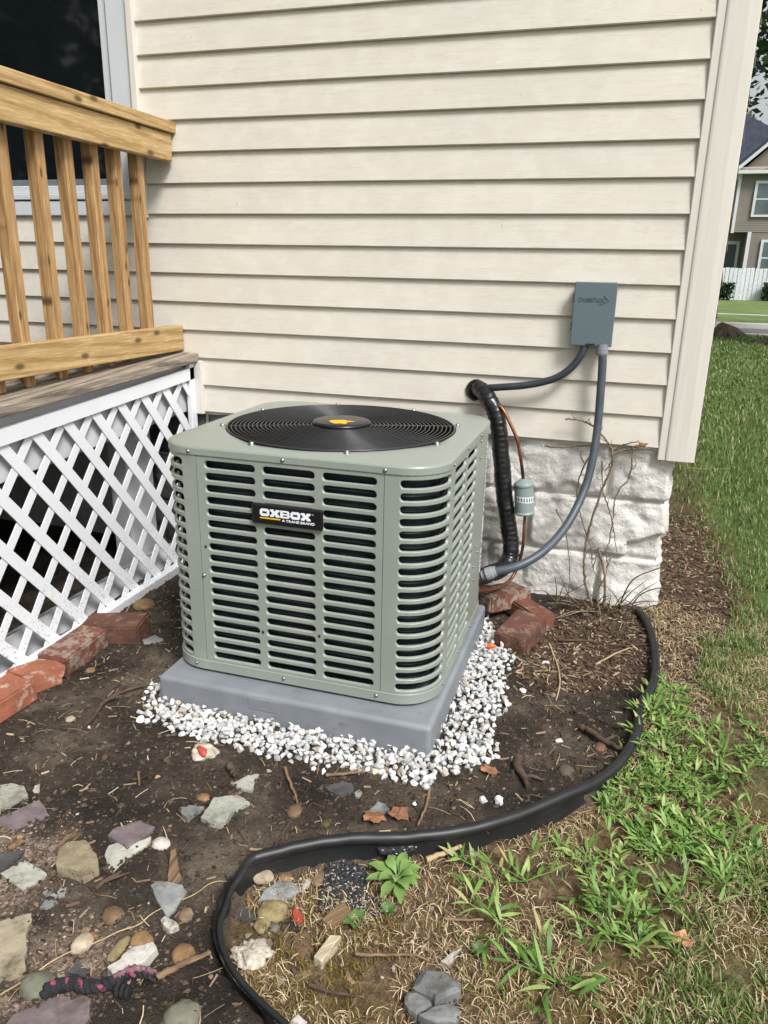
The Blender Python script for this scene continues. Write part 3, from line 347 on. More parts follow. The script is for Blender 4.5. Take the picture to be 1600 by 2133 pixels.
# ------------------------------------------------------------------ mesh helpers
class MB:
    def __init__(s): s.v = []; s.f = []; s.sm = []
    def add(s, vs, fs, smooth=False):
        b = len(s.v); s.v.extend(vs); s.f.extend([tuple(i+b for i in f) for f in fs]); s.sm.extend([smooth]*len(fs))
    def box(s, x0, x1, y0, y1, z0, z1):
        s.add([(x0,y0,z0),(x1,y0,z0),(x1,y1,z0),(x0,y1,z0),(x0,y0,z1),(x1,y0,z1),(x1,y1,z1),(x0,y1,z1)],
              [(0,3,2,1),(4,5,6,7),(0,1,5,4),(1,2,6,5),(2,3,7,6),(3,0,4,7)])
    def hexa(s, p): s.add(p, [(0,3,2,1),(4,5,6,7),(0,1,5,4),(1,2,6,5),(2,3,7,6),(3,0,4,7)])
    def tube(s, pts, rad, seg=8, caps=True, smooth=True, up=None):
        pts = [Vector(q) for q in pts]; n = len(pts); rings = []
        rr = rad if callable(rad) else (lambda i: rad[i]) if isinstance(rad, (list, tuple)) else (lambda i: rad)
        prev = None
        for i, q in enumerate(pts):
            d = (pts[min(i+1, n-1)]-pts[max(i-1, 0)])
            if d.length < 1e-9: d = Vector((0,0,1))
            d.normalize()
            if prev is None:
                a = Vector((0,0,1)) if abs(d.z) < .9 else Vector((1,0,0)); a = (a-d*a.dot(d)).normalized()
            else: a = (prev-d*prev.dot(d)).normalized()
            prev = a; b = d.cross(a); r = rr(i)
            rings.append([q+(a*math.cos(k*2*math.pi/seg)+b*math.sin(k*2*math.pi/seg))*r for k in range(seg)])
        vs = [tuple(v) for rg in rings for v in rg]; fs = []
        for i in range(n-1):
            for k in range(seg):
                k2 = (k+1) % seg; fs.append((i*seg+k, i*seg+k2, (i+1)*seg+k2, (i+1)*seg+k))
        s.add(vs, fs, smooth)
        if caps: s.add([tuple(v) for v in rings[0]], [tuple(range(seg))[::-1]]); s.add([tuple(v) for v in rings[-1]], [tuple(range(seg))])
    def prism(s, poly, z0, z1, top=None):
        n = len(poly); top = top or poly
        s.add([(x,y,z0) for x,y in poly]+[(x,y,z1) for x,y in top],
              [tuple(range(n))[::-1], tuple(range(n, 2*n))]+[(i,(i+1)%n,n+(i+1)%n,n+i) for i in range(n)])
    def lathe(s, prof, seg=32, c=(0,0,0), smooth=True):
        n = len(prof); vs = []
        for k in range(seg):
            a = 2*math.pi*k/seg
            for r, z in prof: vs.append((c[0]+r*math.cos(a), c[1]+r*math.sin(a), c[2]+z))
        fs = [(k*n+i, ((k+1)%seg)*n+i, ((k+1)%seg)*n+i+1, k*n+i+1) for k in range(seg) for i in range(n-1)]
        s.add(vs, fs, smooth)
    def build(s, name, mat, parent=None, origin=None):
        """verts are world coordinates; the object's origin goes to `origin` (default the parent's)"""
        po = parent['_o'] if parent is not None and '_o' in parent else (0,0,0)
        po = Vector(po); o0 = Vector(origin) if origin is not None else po
        me = bpy.data.meshes.new(name); me.from_pydata([(a-o0.x, b-o0.y, c-o0.z) for a, b, c in s.v], [], s.f)
        me.polygons.foreach_set('use_smooth', s.sm); me.update()
        me.materials.append(M[mat] if isinstance(mat, str) else mat)
        o = bpy.data.objects.new(name, me); COL.objects.link(o)
        if parent is not None: o.parent = parent
        o.location = o0-po; o['_o'] = tuple(o0)
        return o
def weld(o, d=1e-5):
    bm = bmesh.new(); bm.from_mesh(o.data); bmesh.ops.remove_doubles(bm, verts=bm.verts, dist=d); bm.to_mesh(o.data); bm.free(); return o
def bevel(o, wdt, seg=2, ang=30, smooth=False):
    bm = bmesh.new(); bm.from_mesh(o.data); bmesh.ops.remove_doubles(bm, verts=bm.verts, dist=1e-6)
    es = [e for e in bm.edges if len(e.link_faces) == 2 and e.calc_face_angle(0) > R(ang)]
    bmesh.ops.bevel(bm, geom=es, offset=wdt, segments=seg, profile=.5, affect='EDGES', clamp_overlap=True)
    for f in bm.faces: f.smooth = smooth
    bm.to_mesh(o.data); bm.free(); return o
def tag(o, label, cat, group=None):
    o['label'] = label; o['category'] = cat
    if group: o['group'] = group
    return o
def struct(o): o['kind'] = 'structure'; return o
def stuff(o, label=None, cat=None):
    o['kind'] = 'stuff'
    if label: o['label'] = label; o['category'] = cat
    return o
def thing(name, loc, label, cat, group=None):
    o = bpy.data.objects.new(name, None); COL.objects.link(o); o.location = loc; o['_o'] = tuple(loc); o.empty_display_size = .1
    return tag(o, label, cat, group)
def place(name, me, loc, rot=(0,0,0), parent=None, scale=(1,1,1)):
    o = bpy.data.objects.new(name, me); COL.objects.link(o); o.location = loc; o.rotation_euler = rot; o.scale = scale
    if parent is not None:
        po = Vector(parent['_o']); o.parent = parent; o.location = Vector(loc)-po
    return o
def spline(pts, n=8):
    P = [Vector(q) for q in pts]; P = [P[0]*2-P[1]]+P+[P[-1]*2-P[-2]]; out = []
    for i in range(1, len(P)-2):
        for k in range(n):
            t = k/n; a, b, c, d = P[i-1:i+3]
            out.append(.5*((2*b)+(c-a)*t+(2*a-5*b+4*c-d)*t*t+(3*b-a-3*c+d)*t**3))
    out.append(P[-2]); return out
def nz(x, y, z=0, o=3): return noise.fractal(Vector((x, y, z)), 1.0, 2.0, o)
def text_mesh(body, size, ext, offset=0.0, xs=1.0):
    cu = bpy.data.curves.new('t', 'FONT'); cu.body = body; cu.size = size; cu.extrude = ext; cu.offset = offset; cu.resolution_u = 3
    cu.align_x = 'LEFT'; ob = bpy.data.objects.new('t', cu); COL.objects.link(ob)
    dg = bpy.context.evaluated_depsgraph_get(); me = bpy.data.meshes.new_from_object(ob.evaluated_get(dg))
    bpy.data.objects.remove(ob); bpy.data.curves.remove(cu)
    for v in me.vertices: v.co.x *= xs
    return me
def poly_mesh(loops, ext):
    cu = bpy.data.curves.new('p', 'CURVE'); cu.dimensions = '2D'; cu.fill_mode = 'BOTH'; cu.extrude = ext
    for lp in loops:
        s = cu.splines.new('POLY'); s.points.add(len(lp)-1); s.use_cyclic_u = True
        for q, (x, y) in zip(s.points, lp): q.co = (x, y, 0, 1)
    ob = bpy.data.objects.new('p', cu); COL.objects.link(ob)
    dg = bpy.context.evaluated_depsgraph_get(); me = bpy.data.meshes.new_from_object(ob.evaluated_get(dg))
    bpy.data.objects.remove(ob); bpy.data.curves.remove(cu); return me

# ------------------------------------------------------------------ ground
EDGE = [tuple(q) for q in D['edge']]
BED = EDGE+[(-.45,-4.5),(-9,-4.5),(-9,.25),(-.06,.25)]
def sdist(poly, X, Y):
    """numpy signed distance to polygon, negative inside"""
    dmin = np.full(X.shape, 1e9); ins = np.zeros(X.shape, bool); n = len(poly)
    for i in range(n):
        x0, y0 = poly[i]; x1, y1 = poly[(i+1) % n]
        dx, dy = x1-x0, y1-y0; L = dx*dx+dy*dy+1e-12
        t = np.clip(((X-x0)*dx+(Y-y0)*dy)/L, 0, 1)
        dmin = np.minimum(dmin, np.hypot(X-x0-t*dx, Y-y0-t*dy))
        c = ((y0 > Y) != (y1 > Y)) & (X < dx*(Y-y0)/(dy if abs(dy) > 1e-12 else 1e-12)+x0)
        ins ^= c
    return np.where(ins, -dmin, dmin)
def axis(lo, hi, step, far, g=1.22):
    a = list(np.arange(lo, hi+step/2, step)); s = step; x = lo; L = []
    while x > -far: s *= g; x -= s; L.append(x)
    s = step; x = a[-1]; H = []
    while x < far: s *= g; x += s; H.append(x)
    return np.array(L[::-1]+a+H)
XS = axis(-2.3, .9, .014, 160); YS = axis(-2.3, .2, .014, 160)
GX, GY = np.meshgrid(XS, YS)
SDB = sdist(BED, GX, GY)
NZ1 = np.zeros(GX.shape); NZ2 = np.zeros(GX.shape)
near = (GX > -3) & (GX < 3) & (GY > -3) & (GY < 3)
for j, i in zip(*np.nonzero(near)):
    x, y = XS[i], YS[j]; NZ1[j, i] = nz(x*3.1, y*3.1, 1.3, 3); NZ2[j, i] = nz(x*22, y*22, 7.7, 4)
sm = lambda t: np.clip(t, 0, 1)**2*(3-2*np.clip(t, 0, 1))
front = sm((-GY-.75)/.5)
GZ = .010*NZ1+.0078*NZ2-front*(.043*sm((SDB+.010)/.018)-.022*sm((SDB-.1)/.5))*(GX > -1.2)
GZ *= sm(1.6-np.hypot(GX+.6, GY+1.0)/2.6)
flat = ((GX > -1.45) & (GX < -.58) & (GY > -1.16) & (GY < -.3)); GZ = np.where(flat, np.minimum(GZ, 0)-.004, GZ)
def hz(x, y):
    if not (XS[0] < x < XS[-1] and YS[0] < y < YS[-1]): return 0.0
    i = int(np.searchsorted(XS, x))-1; j = int(np.searchsorted(YS, y))-1
    fx = (x-XS[i])/(XS[i+1]-XS[i]); fy = (y-YS[j])/(YS[j+1]-YS[j])
    return float((GZ[j,i]*(1-fx)+GZ[j,i+1]*fx)*(1-fy)+(GZ[j+1,i]*(1-fx)+GZ[j+1,i+1]*fx)*fy)
ny, nx = GX.shape
me = bpy.data.meshes.new('ground')
idx = np.arange(nx*ny).reshape(ny, nx)
faces = np.stack([idx[:-1,:-1], idx[:-1,1:], idx[1:,1:], idx[1:,:-1]], -1).reshape(-1, 4)
me.from_pydata(np.stack([GX, GY, GZ], -1).reshape(-1, 3).tolist(), [], faces.tolist())
me.polygons.foreach_set('use_smooth', [True]*len(me.polygons))
def attr(name, arr):
    a = me.attributes.new(name, 'FLOAT', 'POINT'); a.data.foreach_set('value', np.asarray(arr, np.float32).reshape(-1))
PX, PY = GX+.06*NZ1+.03*NZ2, GY+.06*NZ2
LAWN = sm(SDB/.02)
MULCH = np.maximum(sm((.05-sdist(D['mulch'], PX, PY))/.08), sm((.05-sdist(D['mulch2'], PX, PY))/.08))
SAND = np.maximum(sm((.03-sdist(D['sand'], PX, PY))/.10), sm((.03-sdist(D['sand2'], PX, PY))/.10))
TURF = sm((.04-sdist(D['turf'], PX, PY))/.12)
FAR = np.maximum(sm((sdist(D['mulch2'], PX, PY)-.02)/.12)*sm((GY+.25)/.5)*(GX > 0), sm((np.hypot(GX, GY)-3)/3))
attr('lawn', LAWN); attr('mulch', MULCH); attr('sand', SAND); attr('turf', TURF); attr('far', FAR)
t = NT('ground_soil'); v = t.coords((1,1,1))
A_ = lambda nm: t.n('Attribute', attribute_name=nm).outputs['Fac']
n1 = t.noise(v, 3.5, 5, .6); n2 = t.noise(v, 38, 5, .72); n3 = t.noise(v, 170, 3, .7)
soil = t.ramp(n1, [(.34, lin((44,39,35))), (.5, lin((70,62,54))), (.66, lin((110,99,87)))])
soil = t.mix(.55, soil, t.ramp(n2, [(.34, (.36,.34,.32)), (.62, (1.15,1.13,1.1))]), 'MULTIPLY')
vo = t.n('TexVoronoi'); vo.inputs['Scale'].default_value = 210; t.l(v, vo.inputs['Vector'])
sx = t.n('SeparateXYZ'); t.l(vo.outputs['Color'], sx.inputs[0])
soil = t.mix(t.ramp(sx.outputs[0], [(.965, (0,0,0)), (.985, (.6,.6,.6))]), soil, lin((128,116,101)))
sand = t.ramp(sx.outputs[1], [(.1, lin((98,80,69))), (.5, lin((134,115,101))), (.9, lin((164,148,134)))])
thatch = t.ramp(n2, [(.32, lin((72,58,44))), (.52, lin((112,93,70))), (.72, lin((156,134,102)))])
thatch = t.mix(t.ramp(n1, [(.48, (0,0,0)), (.66, (.8,.8,.8))]), thatch, t.ramp(n2, [(.3, lin((74,62,30))), (.7, lin((114,96,48)))]))
green = t.ramp(n2, [(.3, (.05,.075,.022)), (.7, (.13,.17,.05))])
fargr = t.mix(.4, t.ramp(n1, [(.3, (.075,.125,.03)), (.7, (.14,.18,.06))]), green)
mul = t.ramp(n2, [(.3, lin((58,46,38))), (.7, lin((116,96,78)))])
c = t.mix(A_('sand'), soil, sand); c = t.mix(A_('lawn'), c, thatch)
tm = t.mix(1.0, A_('turf'), t.ramp(n1, [(.3, (1,1,1)), (.7, (.5,.5,.5))]), 'MULTIPLY'); c = t.mix(.45, c, t.mix(tm, c, green))
c = t.mix(A_('mulch'), c, mul); c = t.mix(A_('far'), c, fargr)
t.base(c); t.set(.92, 0, .25); b1 = t.bump(n2, 1.0, .016); b2 = t.bump(n3, .9, .006, b1); t.bump(vo.outputs['Distance'], .3, .003, b2)
me.materials.append(t.m)
gobj = bpy.data.objects.new('ground', me); COL.objects.link(gobj); struct(gobj)

# road, kerbs and pavement beyond the lawn
def slab(name, x0, x1, y0, y1, z0, z1, mat, bev=0):
    b = MB(); b.box(x0, x1, y0, y1, z0, z1); o = b.build(name, mat)
    if bev: bevel(o, bev)
    return struct(o)
slab('road', -60, 60, 14.75, 16.75, -.2, .006, 'asphalt')
slab('kerb', -60, 60, 16.75, 16.9, -.2, .12, 'concrete', .02)
slab('kerb_near', -60, 60, 14.55, 14.75, -.2, .03, 'concrete', .01)
slab('pavement', -60, 60, 21.2, 22.8, -.2, .05, 'concrete', .01)
# verge rises a little towards the neighbour's fence
b = MB(); b.add([(-60,16.9,.10),(60,16.9,.10),(60,21.2,.10),(-60,21.2,.10)], [(0,1,2,3)])
b.add([(-60,22.8,.02),(60,22.8,.02),(60,60,.12),(-60,60,.12)], [(0,1,2,3)])
vm = pm('verge_grass', (.16,.22,.06), (.085,.14,.035), .9, scale=1.1, bump=.6, bscale=30, bdist=.03)
struct(b.build('far_lawn', vm))

# ------------------------------------------------------------------ our house
EX, Z0 = .1063, .60
house = thing('house', (-3, 3, 0), 'cream vinyl sided house with white rock faced block foundation and corner post', 'house')
def board(x0, x1, z, k, seg=10, side=False):
    prof = [(.004, z+.0025), (-.0135, z), (-.0165, z+.003), (-.0035, z+EX+.007)]
    b = MB(); vs = []; n = len(prof)
    for i in range(seg+1):
        s = x0+(x1-x0)*i/seg; wob = .0012*nz(s*1.7, k*3.3, 4.0, 2); wz = .0012*nz(s*1.1, k*5.1, 9.0, 2)
        for y, zz in prof: vs.append((s, y+wob, zz+wz) if not side else (-(y+wob), s, zz+wz))
    fs = []
    for i in range(seg):
        for j in range(n-1):
            q = (i*n+j, (i+1)*n+j, (i+1)*n+j+1, i*n+j+1); fs.append(q[::-1] if side else q)
    b.add(vs, fs, False); return b.build('siding_board', 'siding', house, origin=((x0+x1)/2 if not side else 0, 0 if not side else (x0+x1)/2, z))
WZ0 = 1.325
for k in range(31):
    z = Z0+EX*k
    if k == 0: board(-1.86, -.085, z, k)
    elif z+EX < WZ0+.03: board(-4.6, -.085, z, k, 16)
    else: board(-2.07, -.085, z, k)
    board(.085, 7.95, z, k+50, 8, True)
b = MB()   # sheathing behind the boards, with the window opening left out
b.box(-2.06, -.02, .008, .12, .585, 3.92); b.box(-4.7, -2.06, .008, .12, .585, 1.36); b.box(-4.7, -2.06, .008, .12, 3.05, 3.92); b.box(-9, -4.7, .008, .12, .585, 3.92)
b.box(-.14, -.008, .13, 7.9, .585, 3.92); b.box(-9, -.14, 7.8, 7.9, .585, 3.92)
b.build('sheathing', 'trim_cream', house)
b = MB(); b.hexa([(-9.4,-.45,3.93),(.4,-.45,3.93),(.4,8.3,3.93),(-9.4,8.3,3.93),(-9.4,3.7,6.2),(.4,3.7,6.2),(.4,4.1,6.2),(-9.4,4.1,6.2)]); b.build('roof', 'roof', house)
# corner post : stepped profile swept vertically
prof = [(-.092,.004),(-.092,-.017),(-.089,-.0195),(-.068,-.0195),(-.064,-.023),(-.058,-.0245),(-.004,-.0245),(0.0245,-.022),(.0265,-.020),(.0265,.060),(.0235,.066),(.0205,.088),(.017,.091),(-.002,.091)]
# measured outer edge of the post sits at x = 0
prof = [(x-.0265, y) for x, y in prof]
b = MB(); n = len(prof)
b.add([(x,y,z) for z in (.563, 3.93) for x, y in prof], [(i,i+1,n+i+1,n+i) for i in range(n-1)]+[tuple(range(n))[::-1]])
b.build('corner_post', 'trim_cream', house, origin=(0,0,.56))
b = MB(); b.box(-.105, -.09, -.006, .004, .552, .602); b.build('starter_strip', 'trim_cream', house)
# vertical trim stub beside the porch
b = MB(); b.box(-1.890, -1.853, -.032, -.004, .592, .803); bevel(b.build('trim_stub', 'trim_cream', house), .003)
# window
win = MB(); win.box(-2.083, -2.056, -.030, .006, 1.33, 3.2); wo = bevel(win.build('window', 'trim_cream', house), .003)
def wpart(name, mat, *bx):
    b = MB()
    for q in bx: b.box(*q)
    return bevel(b.build(name, mat, wo), .003)
wpart('casing', 'white_vinyl', (-2.172,-2.083,-.018,.012,1.392,3.15), (-4.55,-2.172,-.018,.012,3.05,3.15))
wpart('sash_stile', 'white_vinyl', (-2.212,-2.184,-.004,.020,1.449,3.05))
wpart('sash_groove', 'screen', (-2.184,-2.172,.008,.03,1.449,3.05))
wpart('sash_rail', 'screen', (-4.55,-2.213,.004,.02,1.449,1.472))
wpart('sash_bottom', 'white_vinyl', (-4.55,-2.176,-.012,.03,1.418,1.448))
wpart('sill', 'white_vinyl', (-4.55,-2.084,-.026,.03,1.396,1.417))
wpart('apron', 'white_vinyl', (-4.6,-2.084,-.021,.006,1.338,1.391))
wpart('drip_edge', 'screen', (-4.6,-2.084,-.015,.006,1.3915,1.3955))
b = MB(); b.add([(-4.55,.016,1.45),(-2.2,.016,1.45),(-2.2,.016,3.05),(-4.55,.016,3.05)], [(0,1,2,3)]); b.build('pane', 'glass', wo)
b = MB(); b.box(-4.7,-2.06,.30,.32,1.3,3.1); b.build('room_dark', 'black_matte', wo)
# foundation : rock-faced blocks
def rock_block(x0, x1, z0, z1, y0, seed, mat, corner=False, xs=None):
    """front-facing block x0..x1; displaced pillow with chiselled facets. corner=True also carves the end face"""
    dx = (.0085 if x1 > -1.0 else .016); nxx = max(4, int((x1-x0)/dx)); nzz = max(4, int((z1-z0)/dx)); b = MB(); vs = []
    def face(fn, na, nb, la, lb):
        base = len(vs)
        for j in range(nb+1):
            for i in range(na+1):
                a, c = i/na, j/nb
                e = min(a*la, (1-a)*la, c*lb, (1-c)*lb)
                pil = min(1, e/.010); pil = pil*(2-pil)
                p0 = fn(a, c, 0)
                q = Vector((p0[0]*7, p0[1]*7+seed*3.1, p0[2]*9))
                big = noise.fractal(q, 1.0, 2.0, 3)
                qv = q*.85+Vector((noise.noise(q*2.3)*.25, noise.noise(q*2.3+Vector((7,0,0)))*.25, noise.noise(q*2.3+Vector((0,7,0)))*.25)); cell, cpt = noise.voronoi(qv)
                fh = []
                for ci in (0, 1):
                    cv = noise.cell_vector(cpt[ci]*13.7); cv = Vector((cv.x-.5, cv.y-.5, cv.z-.5)); fh.append((qv-cpt[ci]).dot(cv)*.9+.45*noise.noise(cpt[ci]*5.1))
                wv_ = .5+.5*min(1, (cell[1]-cell[0])/.10); ridge = fh[0]*wv_+fh[1]*(1-wv_)
                rough = noise.fractal(q*6, 1.0, 2.2, 4)
                d = pil*(.018+.012*big+.030*ridge+.0045*rough) - .001
                vs.append(fn(a, c, d))
        return [(base+j*(na+1)+i, base+j*(na+1)+i+1, base+(j+1)*(na+1)+i+1, base+(j+1)*(na+1)+i) for j in range(nb) for i in range(na)]
    fs = face(lambda a, c, d: (x0+(x1-x0)*a+(d*.9*max(0, a-.85)/.15 if corner else 0), y0-d, z0+(z1-z0)*c), nxx, nzz, x1-x0, z1-z0)
    if corner:
        ye = corner
        fs += face(lambda a, c, d: (x1+d, y0+(ye-y0)*a-(d*.9*max(0, .15-a)/.15), z0+(z1-z0)*c), max(4, int((ye-y0)/.02)), nzz, ye-y0, z1-z0)
    b.add(vs, fs, True); return b.build('foundation_block', mat, house, origin=((x0+x1)/2, y0, z0))
YB = .022
rows = [(-.035,.182,[-.072,-.272,-.672,-1.072,-1.472,-1.872,-2.272]), (.190,.396,[-.072,-.536,-.936,-1.336,-1.736,-2.136]), (.404,.598,[-.072,-.268,-.668,-1.068,-1.468,-1.868,-2.268])]
sd = 0
for ri, (z0, z1, xs) in enumerate(rows):
    for i in range(len(xs)-1):
        sd += 1
        rock_block(xs[i+1]+.006, xs[i]-(0 if i == 0 else .006)-.006*(ri == 0 and 0), z0, z1, YB, sd, 'block_paint' if xs[i] > -1.0 else 'block_shaded', corner=(.42 if i == 0 else False))
    for j in range(4): # return wall blocks behind the corner
        sd += 1; ya = .43+j*.4
        b = rock_block(-.5, -.1, z0, z1, 0, sd, 'block_paint')
        b.rotation_euler = (0, 0, R(90)); b.location = Vector((-.072, ya+.2, z0))-Vector(house['_o'])
b = MB(); b.box(-9, -.0760, .0235, .3, -.2, .60); b.box(-.3, -.0765, .3, 7.9, -.2, .60); b.build('mortar_bed', 'mortar', house)

# ------------------------------------------------------------------ porch deck with railing
DS = .040
dz = lambda y: .834+DS*y          # deck surface falls gently away from the wall
deck = thing('porch_deck', (-2.4, -1.0, 0), 'porch deck with new pine railing over weathered grey boards beside the house wall', 'deck')
def yboard(name, x0, x1, y0, y1, zt, th, mat, bev=.003, par=None):
    b = MB(); b.hexa([(x0,y0,zt(y0)-th),(x1,y0,zt(y0)-th),(x1,y1,zt(y1)-th),(x0,y1,zt(y1)-th),(x0,y0,zt(y0)),(x1,y0,zt(y0)),(x1,y1,zt(y1)),(x0,y1,zt(y1))])
    o = b.build(name, mat, par or deck, origin=((x0+x1)/2,(y0+y1)/2,zt((y0+y1)/2))); return bevel(o, bev)
x = -1.865
for k in range(20):
    yboard('deck_board', x-.138, x, -1.9, -.022, dz, .034, 'deck_grey' if k < 2 else 'deck_brown_shaded', .004); x -= .145
b = MB(); b.box(-4.7, -1.96, -1.93, -1.90, -.05, .74); b.build('light_block_board', 'deck_brown_shaded', deck)  # unseen panels added, with the widened deck, to keep light from underneath
b = MB(); b.box(-4.74, -4.70, -1.93, -.02, -.05, .80); b.build('light_block_board', 'deck_brown_shaded', deck)
yboard('rim_joist', -1.955, -1.917, -1.9, -.03, lambda y: dz(y)-.036, .195, 'white_old')
for xx in (-2.6, -3.05): yboard('joist', xx-.04, xx, -1.9, -.03, lambda y: dz(y)-.036, .18, 'deck_brown_shaded')
for (xx, yy) in ((-2.02,-1.85),(-3.1,-1.85)):
    b = MB(); b.box(xx-.045, xx+.045, yy-.045, yy+.045, -.03, .70); bevel(b.build('support_post', 'white_old', deck), .003)
b = MB(); b.box(-2.12, -2.04, -.30, -.13, -.03, .60); bevel(b.build('support_post', 'white_old', deck), .004)
lev = lambda z: (lambda y: z)
yboard('rail_cap', -2.06, -1.918, -1.9, -.004, lev(1.657), .038, 'pine_y', .003)
yboard('top_rail', -1.968, -1.93, -1.88, -.022, lev(1.616), .0915, 'pine_y', .003)
yboard('bottom_rail', -1.968, -1.93, -1.88, -.018, lev(.936), .0945, 'pine_y', .003)
for yc in (-.171,-.300,-.422,-.547,-.674,-.819,-.945,-1.07,-1.195,-1.32,-1.445,-1.57,-1.7):
    h = .0195; zb = dz(yc)+.004+random.uniform(-.004,.004); b = MB(); jy = random.uniform(-.004,.004)
    b.hexa([(-2.007,yc-h+jy,zb+.03),(-1.969,yc-h+jy,zb),(-1.969,yc+h+jy,zb),(-2.007,yc+h+jy,zb+.03),(-2.007,yc-h,1.60),(-1.969,yc-h,1.60),(-1.969,yc+h,1.60),(-2.007,yc+h,1.60)])
    bevel(b.build('baluster', 'pine_z', deck, origin=(-1.988, yc, 1.2)), .0025)
b = MB(); b.box(-2.06, -1.97, -1.99, -1.90, .5, 1.62); bevel(b.build('newel_post', 'pine_z', deck), .004)
for z, xx, zt in ((.985,-1.9295,.88),):
    pass

# lattice skirt below the deck
lat = thing('lattice_skirt', (-1.9, -1.0, 0), 'white plastic diagonal lattice panel skirting the porch behind the brick row', 'lattice')
ztop = lambda y: .742+.056*(y+.55)
bow = lambda z: .012*max(0, 1-z/.30)**2
Y0, Y1 = -1.88, -.052
def slat(ytop, sgn, xoff, hw, slope):
    zt = ztop(min(max(ytop, Y0), Y1)); L = []
    nlev = 9; zb = .018
    for i in range(nlev):
        z = zt+(zb-zt)*i/(nlev-1); yc = ytop+sgn*(zt-z)/slope
        L.append((max(Y0, yc-hw), min(Y1, yc+hw), z))
    L = [q for q in L if q[1]-q[0] > .004]
    if len(L) < 2: return
    b = MB(); vs = []
    for a, c, z in L:
        x = -1.892+bow(z)+xoff; vs += [(x-.004,a,z),(x,a,z),(x,c,z),(x-.004,c,z)]
    fs = [(i*4+j, (i+1)*4+j, (i+1)*4+(j+1)%4, i*4+(j+1)%4) for i in range(len(L)-1) for j in range(4)]+[(3,2,1,0), tuple(range(len(vs)-4, len(vs)))]
    fs = [f[::-1] for f in fs]; b.add(vs, fs); b.build('slat', 'lattice', lat)
for k in range(-5, 15):
    slat(-.945+.1365*(k-3), 1, 0.0, .0238, 1.22)
for k in range(-2, 18):
    slat(-.757+.1365*(k-6), -1, -.0045, .0182, 1.16)
b = MB()
ys = [Y0-.03, -1.2, -.6, Y1+.03]
for i in range(3):
    a, c = ys[i], ys[i+1]
    b.hexa([(-1.903,a,ztop(a)-.038),(-1.884,a,ztop(a)-.038),(-1.884,c,ztop(c)-.038),(-1.903,c,ztop(c)-.038),(-1.903,a,ztop(a)+.008),(-1.884,a,ztop(a)+.008),(-1.884,c,ztop(c)+.008),(-1.903,c,ztop(c)+.008)])
b.build('frame_top', 'lattice', lat)
b = MB(); b.box(-1.903, -1.884, Y1-.012, Y1+.028, .0, .80); bevel(b.build('frame_side', 'lattice', lat), .002)
b = MB(); b.box(-1.885, -1.852, Y0, Y1+.02, -.004, .030); bevel(b.build('frame_bottom', 'lattice', lat), .003)
b = MB(); b.hexa([(-2.02,-1.8,-.01),(-1.93,-1.8,-.01),(-1.93,-.15,-.01),(-2.02,-.15,-.01),(-2.03,-1.8,.05),(-1.955,-1.8,.085),(-1.955,-.15,.075),(-2.03,-.15,.04)])
tag(bevel(b.build('white_plank', 'white_old'), .004), 'dusty white painted plank lying behind the foot of the lattice', 'plank')

# ------------------------------------------------------------------ equipment pad
b = MB(); b.box(-1.402, -.622, -1.112, -.332, -.03, .080)
pad = bevel(b.build('equipment_pad', 'pad', origin=(-1.012,-.722,0)), .013, 4, smooth=False)
tag(pad, 'thick grey plastic equipment pad ringed by white gravel under the condenser', 'pad')
for f in pad.data.polygons: f.use_smooth = len(f.vertices) == 4 and f.area < .02
b = MB(); b.box(-1.125, -1.035, -1.1135, -1.110, .035, .068); npl = bevel(b.build('name_panel', 'pad', pad), .001)
b = MB()
for k in range(7): b.box(-1.118+.0115*k, -1.110+.0115*k, -1.1143, -1.1125, .045, .059)
b.build('raised_mark', 'pad', npl)

# ------------------------------------------------------------------ condenser
XL, XR, YF, YBk, RC = -1.408, -.637, -1.045, -.312, .11
ac = thing('air_conditioner', ((XL+XR)/2, (YF+YBk)/2, .08), 'sage green air conditioner condenser with slotted sides and black fan guard on the grey pad', 'air conditioner')
Lx, Ly, La = XR-XL-2*RC, YBk-YF-2*RC, RC*math.pi/2
PERIM = 2*(Lx+Ly)+4*La
def per(u, off=0.0):
    u %= PERIM
    segs = [(Lx,0),(La,1),(Ly,2),(La,3),(Lx,4),(La,5),(Ly,6),(La,7)]
    for L, k in segs:
        if u <= L: break
        u -= L
    if k == 0: p, n = (XL+RC+u, YF), (0,-1)
    elif k == 2: p, n = (XR, YF+RC+u), (1,0)
    elif k == 4: p, n = (XR-RC-u, YBk), (0,1)
    elif k == 6: p, n = (XL, YBk-RC-u), (-1,0)
    else:
        c = {1:(XR-RC,YF+RC),3:(XR-RC,YBk-RC),5:(XL+RC,YBk-RC),7:(XL+RC,YF+RC)}[k]
        a = {1:-math.pi/2,3:0,5:math.pi/2,7:math.pi}[k]+u/RC; n = (math.cos(a), math.sin(a)); p = (c[0]+RC*n[0], c[1]+RC*n[1])
    return p[0]+off*n[0], p[1]+off*n[1]
ZB, ZT = .1175, .7035
def stad(u0, u1, zc, h, g=0.0, m=6, n=7):
    r = h/2+g; u0 -= g; u1 += g; pts = []
    for i in range(n+1): pts.append((u0+r+(u1-u0-2*r)*i/n, zc-r))
    for i in range(1, m): a = -math.pi/2+math.pi*i/m; pts.append((u1-r+r*math.cos(a), zc+r*math.sin(a)))
    for i in range(n+1): pts.append((u1-r-(u1-u0-2*r)*i/n, zc+r))
    for i in range(1, m): a = math.pi/2+math.pi*i/m; pts.append((u0+r+r*math.cos(a), zc+r*math.sin(a)))
    return pts
ROWS = [.6805-.0320*i for i in range(18)]; SH = .0192
